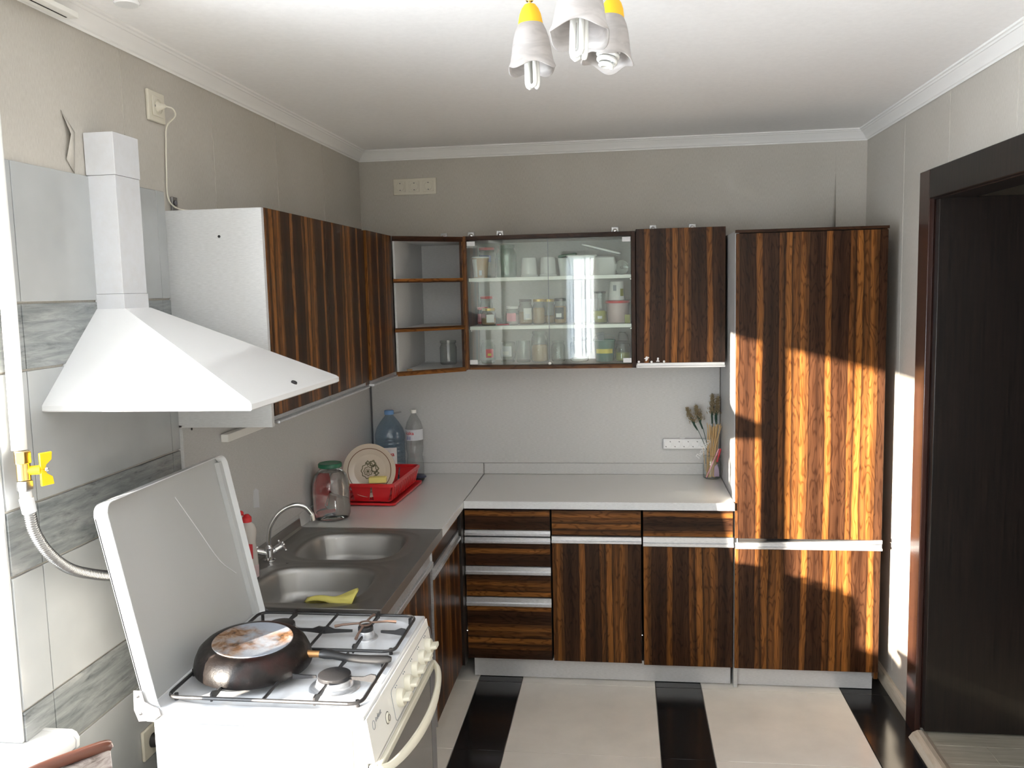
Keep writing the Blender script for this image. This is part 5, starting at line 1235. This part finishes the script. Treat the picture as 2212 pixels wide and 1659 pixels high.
# ================================================================== CHANDELIER
t = thing('ceiling_lamp', 'brass ceiling lamp with three yellow capped marbled glass shades', 'ceiling lamp', (1.215, -2.63, H)); CH = t
build('ceiling_rose', MB().lathe([(.055, 0), (.055, -.006), (.045, -.016), (.015, -.022), (.0001, -.022)], (0, 0, 0), 32), M['brass'], t)
build('rod', MB().cyl((0, 0, -.02), (0, 0, -.085), .006), M['brass'], t)
build('hub', MB().sph((0, 0, -.095), .022, 20, (1, 1, .8)), M['brass'], t)
def lamp(c, axis, roll, bulb, sc=1.0, cap=True):
    """c: world position of the cap top; axis: unit vector pointing down the shade"""
    ax = Vector(axis).normalized(); Qm = (-ax).to_track_quat('Z', 'Y').to_matrix().to_4x4() @ Matrix.Rotation(roll, 4, 'Z')
    T_ = Matrix.Translation(Vector(c) - CH.location) @ Qm @ Matrix.Scale(sc, 4)
    def put(mb_, nm, m_, **k):
        mb_.v = [tuple(T_ @ Vector(v)) for v in mb_.v]; return build(nm, mb_, m_, CH, **k)
    put(MB().lathe([(.0001, 0), (.012, -.002), (.018, -.010), (.023, -.022), (.0262, -.038), (.0268, -.044), (.024, -.044)], (0, 0, 0), 36), 'shade_cap', M['shadecap'])
    def hem(r, z, a):
        w = max(0, (-z - .085)/.065); l_ = math.cos(4*a)
        return (r*(1 + .07*w*l_), z - .007*w*l_)
    pr_ = [(.022, -.040), (.0262, -.044), (.032, -.056), (.037, -.072), (.0405, -.090), (.0435, -.108), (.047, -.124), (.052, -.136)]
    put(MB().lathe(pr_, (0, 0, 0), 64, (False, False), hem), 'glass_shade', M['frost'], solid=.0022, ang=180)
    put(MB().lathe([(.013, -.044), (.013, -.082), (.0165, -.084), (.0165, -.104), (.0001, -.105)], (0, 0, 0), 24), 'bulb_base', M['whitep'])
    bm2 = MB()
    if bulb == 'tubes':
        for k in range(3):
            a = k*2*PI/3 + .5; cx, cy = .0095*math.cos(a), .0095*math.sin(a); tx, ty = -math.sin(a)*.0075, math.cos(a)*.0075
            bm2.tube([(cx + tx, cy + ty, -.100), (cx + tx, cy + ty, -.165), (cx + tx*.7, cy + ty*.7, -.1705), (cx, cy, -.173), (cx - tx*.7, cy - ty*.7, -.1705), (cx - tx, cy - ty, -.165), (cx - tx, cy - ty, -.100)], .0048, 12)
    else:
        pts2 = []
        for k in range(70):
            a = k*.32; f_ = k/69; r_ = .021*(1 - .55*f_**3) ; pts2.append((r_*math.cos(a), r_*math.sin(a), -.108 - .040*f_))
        bm2.tube(pts2, .0052, 10)
    put(bm2, 'bulb', M['cfl'], ang=60)
    # stem and arm to the hub
    e = Vector(c) - CH.location
    build('arm', MB().tube([e + Vector((0, 0, .0)), e - ax*.022, e*.75 + Vector((0, 0, .04)), e*.35 + Vector((0, 0, .018)), Vector((0, 0, -.095))], [.0035, .0055, .0055, .0055, .0055], 12, 5), M['brass'], CH)
    put(MB().rings([[(r_*math.cos(PI/3*k), r_*math.sin(PI/3*k), z) for k in range(6)] for r_, z in ((.0075, .005), (.0085, .008), (.0085, .024), (.007, .027))]), 'arm_collar', M['brass'])
lamp((1.138, -2.46, 2.397), (.02, -.02, -1), .2, 'tubes')
lamp((1.262, -2.790, 2.362), (-.02, -.22, -1), .85, 'tubes', 1.03)
lamp((1.315, -2.46, 2.397), (-.10, -.16, -1), .5, 'spiral')
# curtain rail on the ceiling at top left
t = thing('curtain_rail', 'white ceiling curtain rail with dark groove above the window', 'curtain rail', (.03, -3.1, H))
build('rail', MB().box(.016, .056, -4.6, -2.385, H - .052, H - .038), M['whitep'], t, True, bev=.002)
build('rail_groove', MB().box(.032, .036, -4.6, -2.400, H - .0528, H - .0518), M['dark'], t, True)
single('ceiling_fitting', MB().lathe([(.0001, 0), (.020, -.001), (.027, -.006), (.030, -.016), (.027, -.020), (.0001, -.020)][::-1], (.165, -2.36, H), 32), M['white'], 'white round ceiling fitting cut by the top left corner of the picture', 'ceiling fitting', (.165, -2.36, H - .0005))
# ================================================================== CHAIR at the bottom left
t = thing('dining_chair', 'chair with red brown rounded back rail and worn silvery cover by the window sill', 'chair', (.20, -2.84, 0))
ca = math.radians(66); ux, uy = math.cos(ca), math.sin(ca)       # along the back
cc_ = Vector((.228, -2.742, .857)); e2 = cc_ - Vector((ux, uy, 0))*.36 + Vector((0, 0, .0))
fw = Vector((-uy, ux, 0))*-1
def CP(s_, f_, z): p = cc_ - Vector((ux, uy, 0))*s_ + fw*f_; return (p.x, p.y, z)
build('top_rail', MB().tube([CP(.0, 0, .838), CP(.02, 0, .848), CP(.18, -.02, .855), CP(.34, 0, .848), CP(.36, 0, .838)], [.0105, .0125, .0125, .0125, .0105], 14, 5), M['wood'], t, True)
bkp = MB()
bkp.rings([[CP(.000, -.012, .84), CP(.36, -.012, .84), CP(.36, .006, .56), CP(.0, .006, .56)], [CP(.0, .010, .84), CP(.36, .010, .84), CP(.36, .030, .56), CP(.0, .030, .56)]])
build('backrest', bkp, M['chairfab'], t, True, bev=.004)
st_ = MB(); st_.rings([[CP(.0, .02, z), CP(.36, .02, z), CP(.36, .40, z), CP(0, .40, z)] for z in (.43, .47)])
build('seat', st_, M['chairfab'], t, True, bev=.01)
for s_, f_, zt_ in ((.022, .002, .82), (.338, .002, .82), (.015, .385, .43), (.345, .385, .43)):
    build('leg', MB().tube([CP(s_, f_, zt_), CP(s_, f_, .43), CP(s_, f_ - (.03 if f_ < .1 else -.01), 0)], [.007, .013, .011], 10), M['wood'], t, True)

# unseen table added to block bounced light, its top just below the picture
t = thing('added_blocker_table', 'unseen added table with dark top to block bounced light, below the picture', 'table', (.89, -3.59, 0))
build('table_top', MB().box(.56, 1.22, -4.08, -3.10, .715, .745), M['wenge'], t, True, bev=.004)
for lx in (.61, 1.17):
    for ly in (-4.03, -3.15): build('leg', MB().box(lx - .025, lx + .025, ly - .025, ly + .025, 0, .714), M['wood'], t, True, bev=.003)
